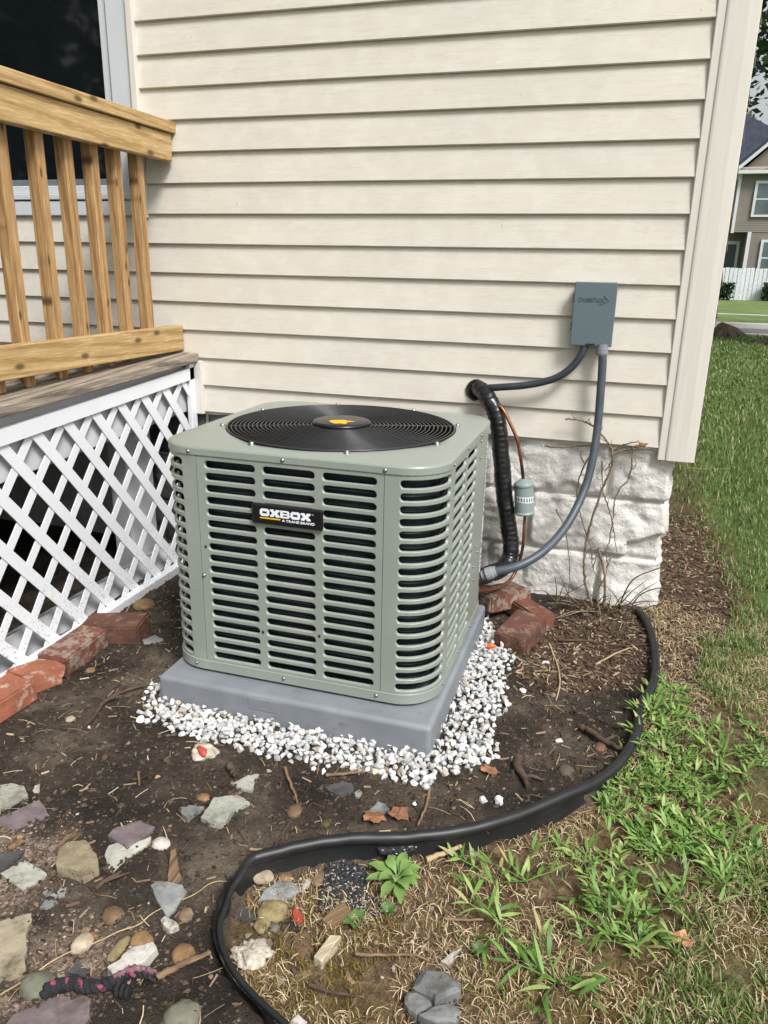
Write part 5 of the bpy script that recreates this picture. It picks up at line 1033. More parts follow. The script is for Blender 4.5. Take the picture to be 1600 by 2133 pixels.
# slates and split rocks
for i, (nm, lb_, cc, th, poly) in enumerate(D['slates']):
    rr = random.Random(i); P = []
    a_ = sum(poly[k][0]*poly[(k+1)%len(poly)][1]-poly[(k+1)%len(poly)][0]*poly[k][1] for k in range(len(poly)))
    if a_ < 0: poly = poly[::-1]
    for k in range(len(poly)):
        p0, p1 = Vector(poly[k]), Vector(poly[(k+1) % len(poly)]); P.append(p0); L = (p1-p0).length
        m_ = max(0, int(L/.014)); nv = Vector((-(p1-p0).y, (p1-p0).x)).normalized() if L > 0 else Vector((0,0))
        for j in range(1, m_+1): P.append(p0.lerp(p1, j/(m_+1))+nv*rr.uniform(-.0016,.0016))
    for k in range(int(len(P)*2.2)):
        q0 = P[rr.randrange(len(P))]; RIM.append((q0.x+rr.gauss(0,.004), q0.y+rr.gauss(0,.004), th*rr.uniform(.1,.75)))
    c = sum(P, Vector((0,0)))/len(P); z = hz(c.x, c.y)-th*.22; n = len(P)
    tx, ty = rr.uniform(-.09,.09), rr.uniform(-.09,.09)
    lvl = [(1.0, -.012), (1.0, th*.72), (.985, th*.97)]
    b = MB(); vs = []
    for s_, h_ in lvl:
        for q in P:
            e = c+(q-c)*s_; jit = .0012*noise.noise(Vector((q.x*60, q.y*60, h_*99))); vs.append((e.x+jit, e.y+jit, z+h_+(q.x-c.x)*tx+(q.y-c.y)*ty))
    for s_ in (.72, .38):
        for q in P:
            e = c+(q-c)*s_; vs.append((e.x, e.y, z+th*(1.0 if 'rock' not in nm else 1.15)+.0012*noise.noise(Vector((e.x*30, e.y*30, 3)))+(e.x-c.x)*tx+(e.y-c.y)*ty))
    vs.append((c.x, c.y, z+th*(1.0 if 'rock' not in nm else 1.2)))
    fs = [(j*n+k, j*n+(k+1)%n, (j+1)*n+(k+1)%n, (j+1)*n+k) for j in range(4) for k in range(n)]+[(4*n+k, 4*n+(k+1)%n, 5*n) for k in range(n)]
    b.add(vs, fs); tag(b.build(nm, 'sl_'+cc, origin=(c.x, c.y, z)), lb_, 'slate' if 'slate' in nm else 'stone')
for lb_, poly in D['shingles']:
    a_ = sum(poly[k][0]*poly[(k+1)%len(poly)][1]-poly[(k+1)%len(poly)][0]*poly[k][1] for k in range(len(poly)))
    if a_ < 0: poly = poly[::-1]
    c = sum((Vector(q) for q in poly), Vector((0,0)))/len(poly); z = hz(c.x, c.y); b = MB(); n = len(poly)
    zz = [z+.004+.004*nz(q[0]*12, q[1]*12) for q in poly]
    b.add([(q[0],q[1],h-.004) for q, h in zip(poly, zz)]+[(q[0],q[1],h+.004) for q, h in zip(poly, zz)]+[(c.x,c.y,z+.010)], [(k,(k+1)%n,n+(k+1)%n,n+k) for k in range(n)]+[(n+k,n+(k+1)%n,2*n) for k in range(n)])
    tag(b.build('shingle_scrap', 'shingle', origin=(c.x,c.y,z)), lb_, 'shingle')
# rounded pebbles
def pebble_mesh(seed, rx, ry, rz, rough=.10, sub=3):
    bm = bmesh.new(); bmesh.ops.create_icosphere(bm, subdivisions=sub, radius=1)
    for v in bm.verts:
        q = v.co*1.3+Vector((seed*3.7,0,0)); d = 1+rough*noise.fractal(q, 1, 2, 3)+rough*.4*noise.fractal(q*3.3, 1, 2, 2)
        v.co = Vector((v.co.x*rx*d, v.co.y*ry*d, v.co.z*rz*d))
    for f in bm.faces: f.smooth = True
    me = bpy.data.meshes.new('pebble'); bm.to_mesh(me); bm.free(); return me
for i, (nm, lb_, cc, x, y, wd, dp, rt) in enumerate(D['stones']):
    hgt = min(wd, dp)*(.27 if nm == 'pebble' else .16); me = pebble_mesh(i+1, wd/2, dp/2, hgt, .15)
    for k in range(26):
        a = random.uniform(0, 6.28); RIM.append((x+wd*.52*math.cos(a), y+dp*.52*math.sin(a), hgt*random.uniform(.0,.25)))
    me.materials.append(M['pb_'+cc]); o = place(nm, me, (x, y, hz(x, y)+hgt*.22), (0, 0, R(rt))); tag(o, lb_, 'stone' if nm != 'pebble' else 'pebble')
x, y, wd, dp, _ = D['mortar']; me = pebble_mesh(77, wd/2, dp/2, wd*.26, .55, 4); me.materials.append(M['mortar_lump']); tag(place('mortar_lump', me, (x, y, hz(x, y)+wd*.06)), 'rough white crumbly mortar lump inside the kinked edging corner', 'mortar')
x, y, wd, dp, _ = D['paintstone']; me = pebble_mesh(31, wd/2, dp/2, wd*.2, .4, 3); me.materials.append(M['mortar_lump']); ps = tag(place('painted_fragment', me, (x, y, hz(x, y)+wd*.08)), 'white fragment with a red painted face in front of the gravel', 'fragment'); ps['_o'] = tuple(ps.location)
b = MB(); zt = hz(x, y)+wd*.20; me2 = pebble_mesh(5, .022, .011, .010, .3, 2); me2.materials.append(M['red_paint']); o = bpy.data.objects.new('red_face', me2); COL.objects.link(o); o.parent = ps; o.location = (.001, -.010, wd*.145); o.rotation_euler = (R(20), R(10), R(-38))
def flat_piece(name, poly, th, mat, label, cat, ang=0.0):
    a_ = sum(poly[k][0]*poly[(k+1)%len(poly)][1]-poly[(k+1)%len(poly)][0]*poly[k][1] for k in range(len(poly)))
    if a_ < 0: poly = poly[::-1]
    c = sum((Vector(q) for q in poly), Vector((0,0)))/len(poly); z = hz(c.x, c.y); b = MB(); top = [tuple(c+(Vector(q)-c)*.95) for q in poly]
    ca, sa = math.cos(-ang), math.sin(-ang); rot = lambda q: (c.x+(q[0]-c.x)*ca-(q[1]-c.y)*sa, c.y+(q[0]-c.x)*sa+(q[1]-c.y)*ca)
    b.prism([rot(q) for q in poly], z-.006, z+th, [rot(q) for q in top]); o = bevel(b.build(name, mat, origin=(c.x,c.y,z)), .002); o.rotation_euler = (R(2), R(-2), ang); return tag(o, label, cat)
flat_piece('stone_chip', D['chip_long'], .016, 'sl_white', 'long white stone chip lying behind the pink part of the rag', 'stone')
flat_piece('wood_chip', D['plank_chip'], .012, 'bark_chip', 'brown tapered wood chip pointing at the arrowhead slate', 'wood', 0)
flat_piece('wood_block', D['wood_block'], .022, 'wood_old', 'weathered pale sawn wood block beside the long flat brown stone', 'wood', R(45))
flat_piece('wood_chip', D['brown_block'], .020, 'bark_chip', 'dark brown wood chunk lying across the shingle scrap edge', 'wood', R(-40))
flat_piece('bark_strip', D['bark'], .012, 'bark_chip', 'curled strip of bark hugging the far side of the olive slate', 'bark', 0)
b = MB(); x, y, _ = D['cap']; z = hz(x, y)
for k in range(3): b.tube([(x-.014+.009*k, y-.004, z+.010), (x-.014+.009*k+.006, y-.003, z+.011)], .0125-.001*k, 14, smooth=False)
tag(b.build('ribbed_cap', 'black_gloss', origin=(x,y,z)), 'small black ribbed plastic cap below the rag', 'cap')
x, y, _ = D['nut']; z = .034
b = MB(); b.tube([(x-.012,y-.003,z),(x-.010,y-.003,z),(x+.004,y,z+.001),(x+.014,y+.002,z)], [.0075,.009,.0075,.0045], 12); tag(b.build('wire_nut', 'orange', origin=(x,y,z)), 'bright orange wire nut lying on white gravel beside the tilted brick', 'wire nut')
for nm, cat, lb_, key, mt, th in (('paint_chip','chip','red painted chip with a white corner below the leaf shaped slate','redchip','red_paint',.010),('plastic_strip','plastic','flat black plastic strip under the big olive pebble','blackstrip','black_gloss',.006),('brick_chip','chip','small orange brick sliver beside the kinked edging','orangechip','pb_orange',.008),('brick_chip','chip','orange brick crumb above the pale flat stone','orangecrumb','pb_orange',.008),('mica_rock','stone','sparkling pale blue grey rock below the arrowhead slate','mica','sl_white',.012)):
    flat_piece(nm, D[key], th, mt, lb_, cat)
for i, (x, y, sz_, lb_) in enumerate(D['sprouts']):
    rn = random.Random(80+i); sp0 = thing('weed_sprout', (x, y, hz(x, y)), lb_, 'weed')
    for k in range(7):
        b = MB(); a = k*.95+rn.uniform(-.3,.3); L = sz_*rn.uniform(.7,1.1); vs = []; z0 = hz(x, y)+.003
        for j in range(6):
            tt = j/5; wd = .30*L*math.sin(math.pi*min(1, tt*.92+.08))
            for s_ in (-1, 0, 1): vs.append((x+math.cos(a)*L*tt-math.sin(a)*wd*s_, y+math.sin(a)*L*tt+math.cos(a)*wd*s_, z0+.010*math.sin(tt*2)+.002*abs(s_)))
        b.add(vs, [(j*3+m_, j*3+m_+1, (j+1)*3+m_+1, (j+1)*3+m_) for j in range(5) for m_ in range(2)], True); b.build('leaf', 'weed_dark', sp0)
# braided rag
RP = spline(D['rag'], 8); rag = thing('rag', RP[0], 'twisted black and pink rag lying between round stone and mauve slate', 'rag')
n = len(RP)
for k in range(3):
    b = MB(); Q = []
    for i, q in enumerate(RP):
        ph = i*.55+k*2.09; side = Vector((-.25, 1, 0)).normalized(); q2 = Vector((q.x, q.y, hz(q.x, q.y)+.013)); amp = .0055
        Q.append(q2+side*math.cos(ph)*amp*1.2+Vector((0,0,1))*math.sin(ph)*.006)
    b.tube(Q, lambda i: .0062*(1+.45*nz(i*.9, k*7))*(1.15-.6*i/n), 8)
    b.build('strand', 'cloth_black' if k < 2 else 'cloth_pink', rag)
b = MB(); Q = [Vector((q.x, q.y, hz(q.x, q.y)+.02)) for q in RP[int(n*.62):]]; b.tube(Q, lambda i: .0052*(1+.5*nz(i*.9, 2)), 8); b.build('frayed_end', 'cloth_fray', rag)
# sticks and twigs
for i, (lb_, mt, rad, pts) in enumerate(D['sticks']):
    P = spline([(q[0], q[1], max(hz(q[0], q[1]), -.03)+rad+.003+.004*random.random()) for q in pts], 6); n = len(P)
    P = [q+Vector((random.uniform(-1,1), random.uniform(-1,1), 0))*rad*.35 for q in P]
    b = MB(); b.tube(P, lambda k: rad*(1.1-.45*k/n)*(1+.14*nz(k*.9, i)), 7)
    if rad > .0035 and i % 2: q = P[n//2]; b.tube([q, q+Vector((.02,.012,.006)), q+Vector((.034,.03,.004))], [rad*.6, rad*.5, rad*.3], 6)
    tag(b.build('stick' if rad > .0035 else 'twig', 'twig_'+mt, origin=P[0]), lb_, 'stick' if rad > .0035 else 'twig')
b = MB()
for k, pts in enumerate(D['root']):
    P = spline([(q[0], q[1], hz(q[0], q[1])+.010-.004*k) for q in pts], 6); n = len(P); b.tube(P, lambda i: (.013, .007)[k]*(1-.6*i/n)*(1+.15*nz(i*.8, k)), 8)
tag(b.build('root', 'twig_dark', origin=(D['root'][0][0][0], D['root'][0][0][1], 0)), 'gnarled dark root poking from the dirt with a white stone on it', 'root')
for i, (q, s_, lb_, cc) in enumerate(D['leafbits']):
    b = MB(); z = hz(q[0], q[1])+.006; vs = []; n = 14
    for k in range(n):
        a = 2*math.pi*k/n; r = s_*(.6+.4*abs(math.cos(a*2.5+i)))*random.uniform(.8,1.1); vs.append((q[0]+r*math.cos(a), q[1]+r*.8*math.sin(a), z+random.uniform(0,.012)))
    vs.append((q[0], q[1], z+.004)); b.add(vs, [(k,(k+1)%n,n) for k in range(n)], False); o = b.build('dry_leaf', 'leaf_'+cc, origin=(q[0],q[1],z))
    md = o.modifiers.new('thickness', 'SOLIDIFY'); md.thickness = .0008; tag(o, lb_, 'leaf')

# dead vines on the foundation
b = MB()
for k, (rad, pts) in enumerate(D['vine']):
    P = spline(pts, 6); n = len(P); P = [q+Vector((random.uniform(-1,1)*.0018, random.uniform(-.002,.002), random.uniform(-1,1)*.0018)) for q in P]
    b.tube(P, lambda i: max(.0009, rad*(1.1-.55*i/n)*(1+.12*nz(i*.8, k))), 7)
    if k < 6:
        for j in range(3, n-2, 4):
            q = P[j]; d = Vector((random.uniform(-1,1), random.uniform(-.4,.1), random.uniform(-.2,1))).normalized(); b.tube([q, q+d*.012, q+d*.022+Vector((0,0,.006))], [.0014,.0011,.0007], 5)
tag(b.build('dead_vine', 'vine', origin=(-.3,-.05,0)), 'bare dead vine stems climbing the white block foundation below the siding', 'vine')
b = MB()
for k, (rad, pts) in enumerate(D['shoots']):
    P = spline(pts, 6); n = len(P); b.tube(P, lambda i: rad*(1.1-.6*i/n), 6)
rs = random.Random(3)
for k in range(26):
    x0_, y0_ = rs.uniform(-.42,-.10), rs.uniform(-.12,-.03); a = rs.uniform(-1.2,1.2); L = rs.uniform(.06,.2); q = Vector((x0_, y0_, .005)); d = Vector((math.sin(a)*.8, -.5*rs.random(), rs.uniform(.1,.9))).normalized()
    b.tube([q, q+d*L*.5, q+d*L+Vector((0,-.02,-.03*rs.random()))], [.0026,.002,.001], 5)
tag(b.build('dead_shoots', 'vine', origin=(-.2,-.06,0)), 'dry brushwood shoots fanning out at the foot of the foundation corner', 'vine')
b = MB(); c0 = Vector((-.172,-.03,.607)); vs = [tuple(c0+Vector((x*.012, -.002+.004*random.random(), z*.012))) for x, z in ((-2.2,0),(-1,.4),(-1.1,1.3),(.2,.8),(1.6,1.0),(.9,.1),(.6,-.7),(-.8,-.6))]; b.add(vs, [tuple(range(8))]); o = b.build('dry_leaf', 'leaf_brown', origin=c0); tag(o, 'dry leaf caught in the vine at the lower siding edge', 'leaf')
o.modifiers.new('thickness', 'SOLIDIFY').thickness = .0008

# ------------------------------------------------------------------ loose litter (uncountable)
rg = random.Random(11)
def inbed(pts): return sdist(BED, pts[:,0], pts[:,1]) < -.02
def smp(n, x0, x1, y0, y1): return np.array([(rg.uniform(x0, x1), rg.uniform(y0, y1)) for _ in range(n)])
def under(x, y): return (-1.40 < x < -.624 and -1.11 < y < -.334)
OCT = [((1,0,0),(0,1,0),(-1,0,0),(0,-1,0),(0,0,1),(0,0,-.6)), [(0,1,4),(1,2,4),(2,3,4),(3,0,4),(1,0,5),(2,1,5),(3,2,5),(0,3,5)]]
def bits(name, mat, pts, smin, smax, label, power=2.5):
    b = MB()
    for x, y in pts:
        if under(x, y): continue
        s = smin+(smax-smin)*rg.random()**power; z = hz(x, y)+s*.2; a = rg.uniform(0, 6.28); ca, sa = math.cos(a), math.sin(a); e = rg.uniform(.6, 1.5)
        vs = []
        for vx, vy, vz in OCT[0]:
            jx = vx*s*e*rg.uniform(.7,1.2); jy = vy*s*rg.uniform(.7,1.2); vs.append((x+jx*ca-jy*sa, y+jx*sa+jy*ca, z+vz*s*.75*rg.uniform(.7,1.1)))
        b.add(vs, OCT[1])
    return stuff(b.build(name, mat), label, 'soil')
q = smp(26000, -1.95, .05, -2.15, -.03); q = q[inbed(q)]
bits('soil_crumbs', 'crumbs', q, .0012, .0085, 'loose crumbs and small clods over the dirt bed', 5)
b = MB()
for x, y, dz_ in RIM:
    s = .0015+.0045*rg.random()**2; put_stone(b, x, y, hz(x, y)+dz_*.8, s, (1,1,.7), rnd=rg)
stuff(b.build('soil_bank', 'crumbs'), 'crumbled soil banked against the slates and pebbles', 'soil')
q = smp(9000, -1.7, -.8, -2.2, -1.4); k = np.minimum(sdist(D['sand'], q[:,0], q[:,1]), sdist(D['sand2'], q[:,0], q[:,1])) < .05+.0*q[:,0]; q = q[k]
bits('sand_grit', 'grit', q[:3500], .0010, .0050, 'pinkish sandy grit between the slates', 3)
q = smp(260, -1.9, -.1, -2.1, -.1); q = q[inbed(q)]
b = MB()
for x, y in q:
    if not under(x, y): s = .003+.007*rg.random()**2; put_stone(b, x, y, hz(x, y)+s*.3, s, rnd=rg)
M['small'] = pisl('small_stones', [(0, lin((84,66,52))), (.35, lin((118,94,74))), (.6, lin((142,132,120))), (.8, lin((150,112,78))), (1, lin((190,182,170)))])
stuff(b.build('small_stones', 'small'), 'scattered small stones in the dirt bed', 'stones')
q = smp(260, -.95, -.45, -1.85, -1.5); q = q[sdist(BED, q[:,0], q[:,1]) > .02]
b = MB()
for x, y in q: s = .003+.005*rg.random()**2; put_stone(b, x, y, hz(x, y)+s*.4, s, rnd=rg)
stuff(b.build('pea_stones', 'small'), 'small pea stones around the shingle outside the edging', 'stones')
def chips(name, mat, pts, lmin, lmax, wmin, wmax, label):
    b = MB()
    for x, y in pts:
        L, wd = rg.uniform(lmin, lmax)/2, rg.uniform(wmin, wmax)/2; a = rg.uniform(0, 6.28); ca, sa = math.cos(a), math.sin(a); tz = rg.uniform(-.35,.35); z = hz(x, y)+.003+abs(tz)*L*.5; h_ = rg.uniform(.0008,.0022)
        vs = []
        for dz_ in (-h_, h_):
            for ex, ey in ((-1,-1),(1,-.7*rg.random()),(.9,1),(-1,.7)):
                lx, ly = ex*L, ey*wd; vs.append((x+lx*ca-ly*sa, y+lx*sa+ly*ca, z+dz_+ex*L*tz))
        b.add(vs, [(0,3,2,1),(4,5,6,7),(0,1,5,4),(1,2,6,5),(2,3,7,6),(3,0,4,7)])
    return stuff(b.build(name, mat), label, 'mulch')
q = smp(16000, -.62, .6, -1.05, 1.3); k = np.minimum(sdist(D['mulch'], q[:,0], q[:,1]), sdist(D['mulch2'], q[:,0], q[:,1])); q = q[k < .03+.03*np.array([rg.random() for _ in q])]
q = np.array([a for a in q if not (a[0] < -.07 and a[1] > -.01) ])
chips('mulch', 'mulch', q[:4800], .005, .026, .0018, .0060, 'brown shredded wood mulch along the foundation')
q = smp(2000, -1.9, -.05, -2.1, -.05); q = q[inbed(q)]; q = np.array([a for a in q if not under(*a)])
chips('bark_litter', 'mulch', q, .006, .030, .001, .004, 'scattered bark flakes and twig bits on the dirt bed')
def ribbons(name, mat, pts, lmin, lmax, wd, label, rise=.006, cat='straw'):
    b = MB()
    for x, y in pts:
        L = rg.uniform(lmin, lmax); a = rg.uniform(0, 6.28); bend = rg.uniform(-.9,.9); z = hz(x, y)+.0015; w2 = wd*rg.uniform(.6,1.3)/2; px_, py_ = x, y; vs = []; top = rg.uniform(.1,1)*rise
        for i in range(4):
            tt = i/3; aa = a+bend*tt; nx_, ny_ = -math.sin(aa), math.cos(aa); zz = z+top*4*tt*(1-tt)+(.3*top*tt)
            vs += [(px_+nx_*w2, py_+ny_*w2, zz), (px_-nx_*w2, py_-ny_*w2, zz+.0004)]; px_ += math.cos(aa)*L/3; py_ += math.sin(aa)*L/3
        b.add(vs, [(0,1,3,2),(2,3,5,4),(4,5,7,6)])
    return stuff(b.build(name, mat), label, cat)
q = smp(70000, -.95, .9, -2.15, .1); s = sdist(BED, q[:,0], q[:,1]); dens = np.array([nz(a*4.2, c*4.2, 8.1, 3) for a, c in q]); q = q[(s > .01) & (dens+.32*np.array([rg.random() for _ in q]) > .02)]
ribbons('thatch', 'straw', q[:30000], .008, .036, .0012, 'dry straw coloured thatch over the thin lawn', .012)
q = smp(800, -1.9, -.05, -2.1, -.05); q = q[inbed(q)]; q = np.array([a for a in q if not under(*a)])
ribbons('straw_litter', 'straw', q, .012, .06, .0014, 'scattered dry straws on the dirt bed', .006)
q = smp(9000, -.8, .2, -1.95, -1.3); s = sdist(BED, q[:,0], q[:,1]); dens = np.array([nz(a*5.1, c*5.1, 2.2, 3) for a, c in q]); q = q[(s > .03) & (dens > .18)]
ribbons('dry_moss', 'moss', q[:4500], .004, .012, .0018, 'yellow brown dry moss patches in the thin lawn', .010, 'moss')

# ------------------------------------------------------------------ grass
def blade(b, x, y, z, a, L, wd, lean, droop, seg=3, tw=0.0):
    """tapered blade; lean = initial angle from vertical, droop = added bend"""
    vs = []; px_, py_, pz_ = x, y, z; ca, sa = math.cos(a), math.sin(a); nx_, ny_ = -sa*math.cos(tw), ca*math.cos(tw); nzz_ = math.sin(tw)
    for i in range(seg+1):
        tt = i/seg; th = lean+droop*tt; w2 = wd*.5*(1-tt**2.2)*(.55+.9*min(1, tt*2.5)*(1 if tt < .999 else 1)); w2 = max(w2, .0002)
        vs += [(px_+nx_*w2, py_+ny_*w2, pz_+nzz_*w2), (px_-nx_*w2, py_-ny_*w2, pz_-nzz_*w2)]
        st = L/seg; px_ += ca*math.sin(th)*st; py_ += sa*math.sin(th)*st; pz_ += math.cos(th)*st
    b.add(vs, [(2*i,2*i+1,2*i+3,2*i+2) for i in range(seg)], True)
def crab(b, x, y, n, size, rnd=rg, bias=None):
    z = hz(x, y)
    for k in range(n):
        a = rnd.uniform(0, 6.28) if bias is None else bias+rnd.gauss(0, 1.1); L = size*rnd.uniform(.45, 1.0); el = rnd.uniform(.12, .65)
        P = []; q = Vector((x, y, z+.004)); aa = a
        for i in range(5):
            P.append(q.copy()); e2 = el*(1-i/5.5); q = q+Vector((math.cos(aa)*math.cos(e2), math.sin(aa)*math.cos(e2), math.sin(e2)))*L/4; aa += rnd.uniform(-.15,.15)
        b.tube(P, [.0018,.0016,.0014,.0012,.0009], 5, smooth=True)
        for i in range(1, 5):
            s = rnd.choice((-1,1)); p_ = P[i]
            blade(b, p_.x, p_.y, p_.z, aa+s*rnd.uniform(.3,1.5), rnd.uniform(.4,.8)*size*.85, size*.034+rnd.uniform(.0016,.0044), rnd.uniform(.5,1.5), rnd.uniform(.0,1.3), 5, rnd.uniform(-.5,.5))
        p_ = P[-1]; blade(b, p_.x, p_.y, p_.z, aa, .5*size, .0065, .8, .5, 5, rnd.uniform(-.4,.4))
b = MB()
for key, N_ in (('crab', 150), ('crab2', 30), ('crab3', 22)):
    P_ = D[key]; xs_ = [q[0] for q in P_]; ys_ = [q[1] for q in P_]; q = smp(4000, min(xs_), max(xs_), min(ys_), max(ys_)); q = q[(sdist(P_, q[:,0], q[:,1]) < .0) & (sdist(BED, q[:,0], q[:,1]) > .012)]
    for x, y in q[:N_]: crab(b, x, y, rg.choice((2,2,3,3)), .030+.050*rg.random()**1.4)
stuff(b.build('crabgrass', 'crab'), 'bright green crabgrass mat spilling over the edging', 'grass')
CL = ['lone crabgrass tuft with broad blades at the near photo edge','lone crabgrass tuft in bare moss right of the white stone chip','sprawling crabgrass tuft below the main mat','crabgrass tuft against bare thatch left of the main mat','thin crabgrass tuft near the moss beside the edging','crabgrass tuft at the edge of the fine turf near the bottom']
for i, (x, y) in enumerate(D['clumps']):
    b = MB(); crab(b, x, y, (6,5,6,5,3,5)[i], (.115,.10,.10,.085,.08,.09)[i], random.Random(60+i)); tag(b.build('crabgrass_tuft', 'crab', origin=(x, y, hz(x, y))), CL[i], 'grass tuft', 'lone crabgrass tufts')
b = MB(); q = smp(150000, -.45, .95, -2.2, .45); s = sdist(D['turf'], q[:,0], q[:,1]); e = sdist(BED, q[:,0], q[:,1]); mm = sdist(D['mulch2'], q[:,0], q[:,1])
dens = np.array([nz(a*3.3, c*3.3, 5.5, 3) for a, c in q]); rr_ = np.array([rg.random() for _ in q])
k = (e > .015) & (mm > -.02) & (rr_ < np.clip(.035+1.0*(s < .03+.05*dens)*(dens > -.35)*np.clip(.62+dens*1.3, .06, 1), 0, 1))
q = q[k]
for x, y in q[:60000]: blade(b, x, y, hz(x, y)-.002, rg.uniform(0, 6.28), rg.uniform(.015,.042), rg.uniform(.0016,.0032), rg.uniform(.1,.9), rg.uniform(.2,1.1), 3)
stuff(b.build('turf', 'turf'), 'fine patchy turf along the lawn edge', 'grass')
MS = sdist(D['mulch2'], *np.meshgrid(np.arange(-1, 3, .02), np.arange(-1, 2, .02)))
def MUL(x, y): return MS[min(149, max(0, int((y+1)/.02))), min(199, max(0, int((x+1)/.02)))]
b = MB(); cnt = 0
while cnt < 42000:
    y = -.25+14.8*rg.random()**1.8; xm = -.05+.12*y; x = rg.uniform(max(.05, xm-1.2-.05*y), xm+1.2+.16*y)
    if y < 1.6 and MUL(x, y) < .26*rg.random()**2-.07: continue
    if y < .3 and nz(x*5, y*5, 3, 2) < -.05: continue
    k = 1+.30*max(0, y); blade(b, x, y, hz(x, y)-.002, rg.uniform(0, 6.28), rg.uniform(.020,.042)*min(k, 1.6), rg.uniform(.0022,.0042)*k, rg.uniform(.1,.8), rg.uniform(.2,.9), 2); cnt += 1
stuff(b.build('lawn_grass', 'lawn'), 'green lawn stretching from the house corner to the street', 'grass')
# rosette weed : one object per leaf
wx, wy, _ = D['weed']; wz = hz(wx, wy)
weed = thing('rosette_weed', (wx, wy, wz), 'bright green rosette weed with spoon shaped leaves beside the black shingle', 'weed')
for k in range(17):
    a = k*2.399+.3; L = (.046+.022*((k*7) % 5)/4)*(1.0 if k < 12 else .6); b = MB(); vs = []; ca, sa = math.cos(a), math.sin(a); nseg = 7
    for i in range(nseg+1):
        tt = i/nseg; wv_ = .0105*(math.sin(math.pi*min(1, max(0, (tt-.22)/.80))**.8) if tt > .22 else 0)+.0012; wv_ *= 1+.10*math.sin(tt*19+k)
        rr = L*tt+.002; zc = wz+.004+.014*math.sin(tt*2.2)*(.8+.03*k)+(0.0008*k)
        for s_ in (-1, 0, 1): vs.append((wx+ca*rr-sa*wv_*s_, wy+sa*rr+ca*wv_*s_, zc+(.0035 if s_ else 0)*min(1, wv_/.006)))
    b.add(vs, [(i*3+j, i*3+j+1, (i+1)*3+j+1, (i+1)*3+j) for i in range(nseg) for j in range(2)], True); b.build('leaf', 'weed', weed)

# ------------------------------------------------------------------ trees
def tree(name, base, h, cr, label, seed, leafmat, nleaf, crown_z=None, lsize=.11, trunk=.22):
    rn = random.Random(seed); x, y, z = base; t_ = thing(name, base, label, 'tree'); b = MB(); tips = []
    P = [Vector((x, y, z-.2))]; q = Vector((x, y, z))
    for i in range(7): P.append(q.copy()); q = q+Vector((rn.uniform(-.12,.12), rn.uniform(-.12,.12), h*.62/6))
    b.tube(P, [trunk*1.5, trunk*1.15, trunk, trunk*.92, trunk*.85, trunk*.75, trunk*.62, trunk*.45], 12)
    for k in range(6):
        a = rn.uniform(0, 6.28); b.tube([Vector((x, y, z+.25)), Vector((x+math.cos(a)*trunk*1.5, y+math.sin(a)*trunk*1.5, z+.05)), Vector((x+math.cos(a)*trunk*2.8, y+math.sin(a)*trunk*2.8, z-.06))], [trunk*.5, trunk*.35, trunk*.12], 7)
    cz = crown_z or h*.68
    for k in range(16):
        s = P[rn.randint(3, 7)]; a = k*2.4+rn.uniform(-.3,.3); L = cr*rn.uniform(.55,1.0); d = Vector((math.cos(a), math.sin(a), rn.uniform(.1,.9))); m1 = s+d*L*.45+Vector((0,0,.2)); e = s+d*L; e.z = max(e.z, cz-h*.22); b.tube([s, m1, e], [trunk*.34, trunk*.2, trunk*.06], 7); tips += [m1, e, e.lerp(m1, .5)]
    b.build('trunk', 'bark', t_)
    b = MB(); clumps = [q+Vector((rn.gauss(0,.3*cr*.5), rn.gauss(0,.3*cr*.5), rn.gauss(.1,.25*cr*.5))) for q in tips for _ in range(3)]
    for k in range(nleaf):
        c = rn.choice(clumps); rr = cr*.24*rn.random()**.5; d = Vector((rn.gauss(0,1), rn.gauss(0,1), rn.gauss(0,.8))).normalized(); p_ = c+d*rr
        u = Vector((rn.gauss(0,1), rn.gauss(0,1), rn.gauss(0,.6))).normalized(); v_ = u.cross(Vector((rn.gauss(0,1), rn.gauss(0,1), rn.gauss(0,1)))).normalized(); s = lsize*rn.uniform(.6,1.3)
        b.add([tuple(p_-u*s), tuple(p_+v_*s*.55), tuple(p_+u*s), tuple(p_-v_*s*.55)], [(0,1,2,3)])
    b.build('crown', leafmat, t_); return t_
tree('street_tree', (2.62, 12.2, 0), 12.5, 3.6, 'dark leafy tree with rooted trunk on the lawn near the street', 1, 'leaf_dark', 30000, 9.4, .075, .30)
tree('pale_tree', (6.0, 56, .1), 13.5, 4.0, 'pale green tree rising behind the neighbouring house roof', 2, 'leaf_light', 7000, 11.5, .22, .3)
tree('shade_tree', (-9.5, -11, 0), 11, 5.0, 'dark garden tree reflected in the porch window', 3, 'leaf_dark', 4500, 7.0, .2, .3)
tree('shade_tree', (-15, -13, 0), 12, 5.5, 'second dark garden tree standing farther off, reflected in the porch window', 4, 'leaf_dark', 5000, 7.0, .22, .3)
tree('shade_tree', (-13, -5.5, 0), 10, 4.5, 'dark garden tree nearest the porch side, reflected in the porch window', 5, 'leaf_dark', 7000, 6.0, .2, .3)
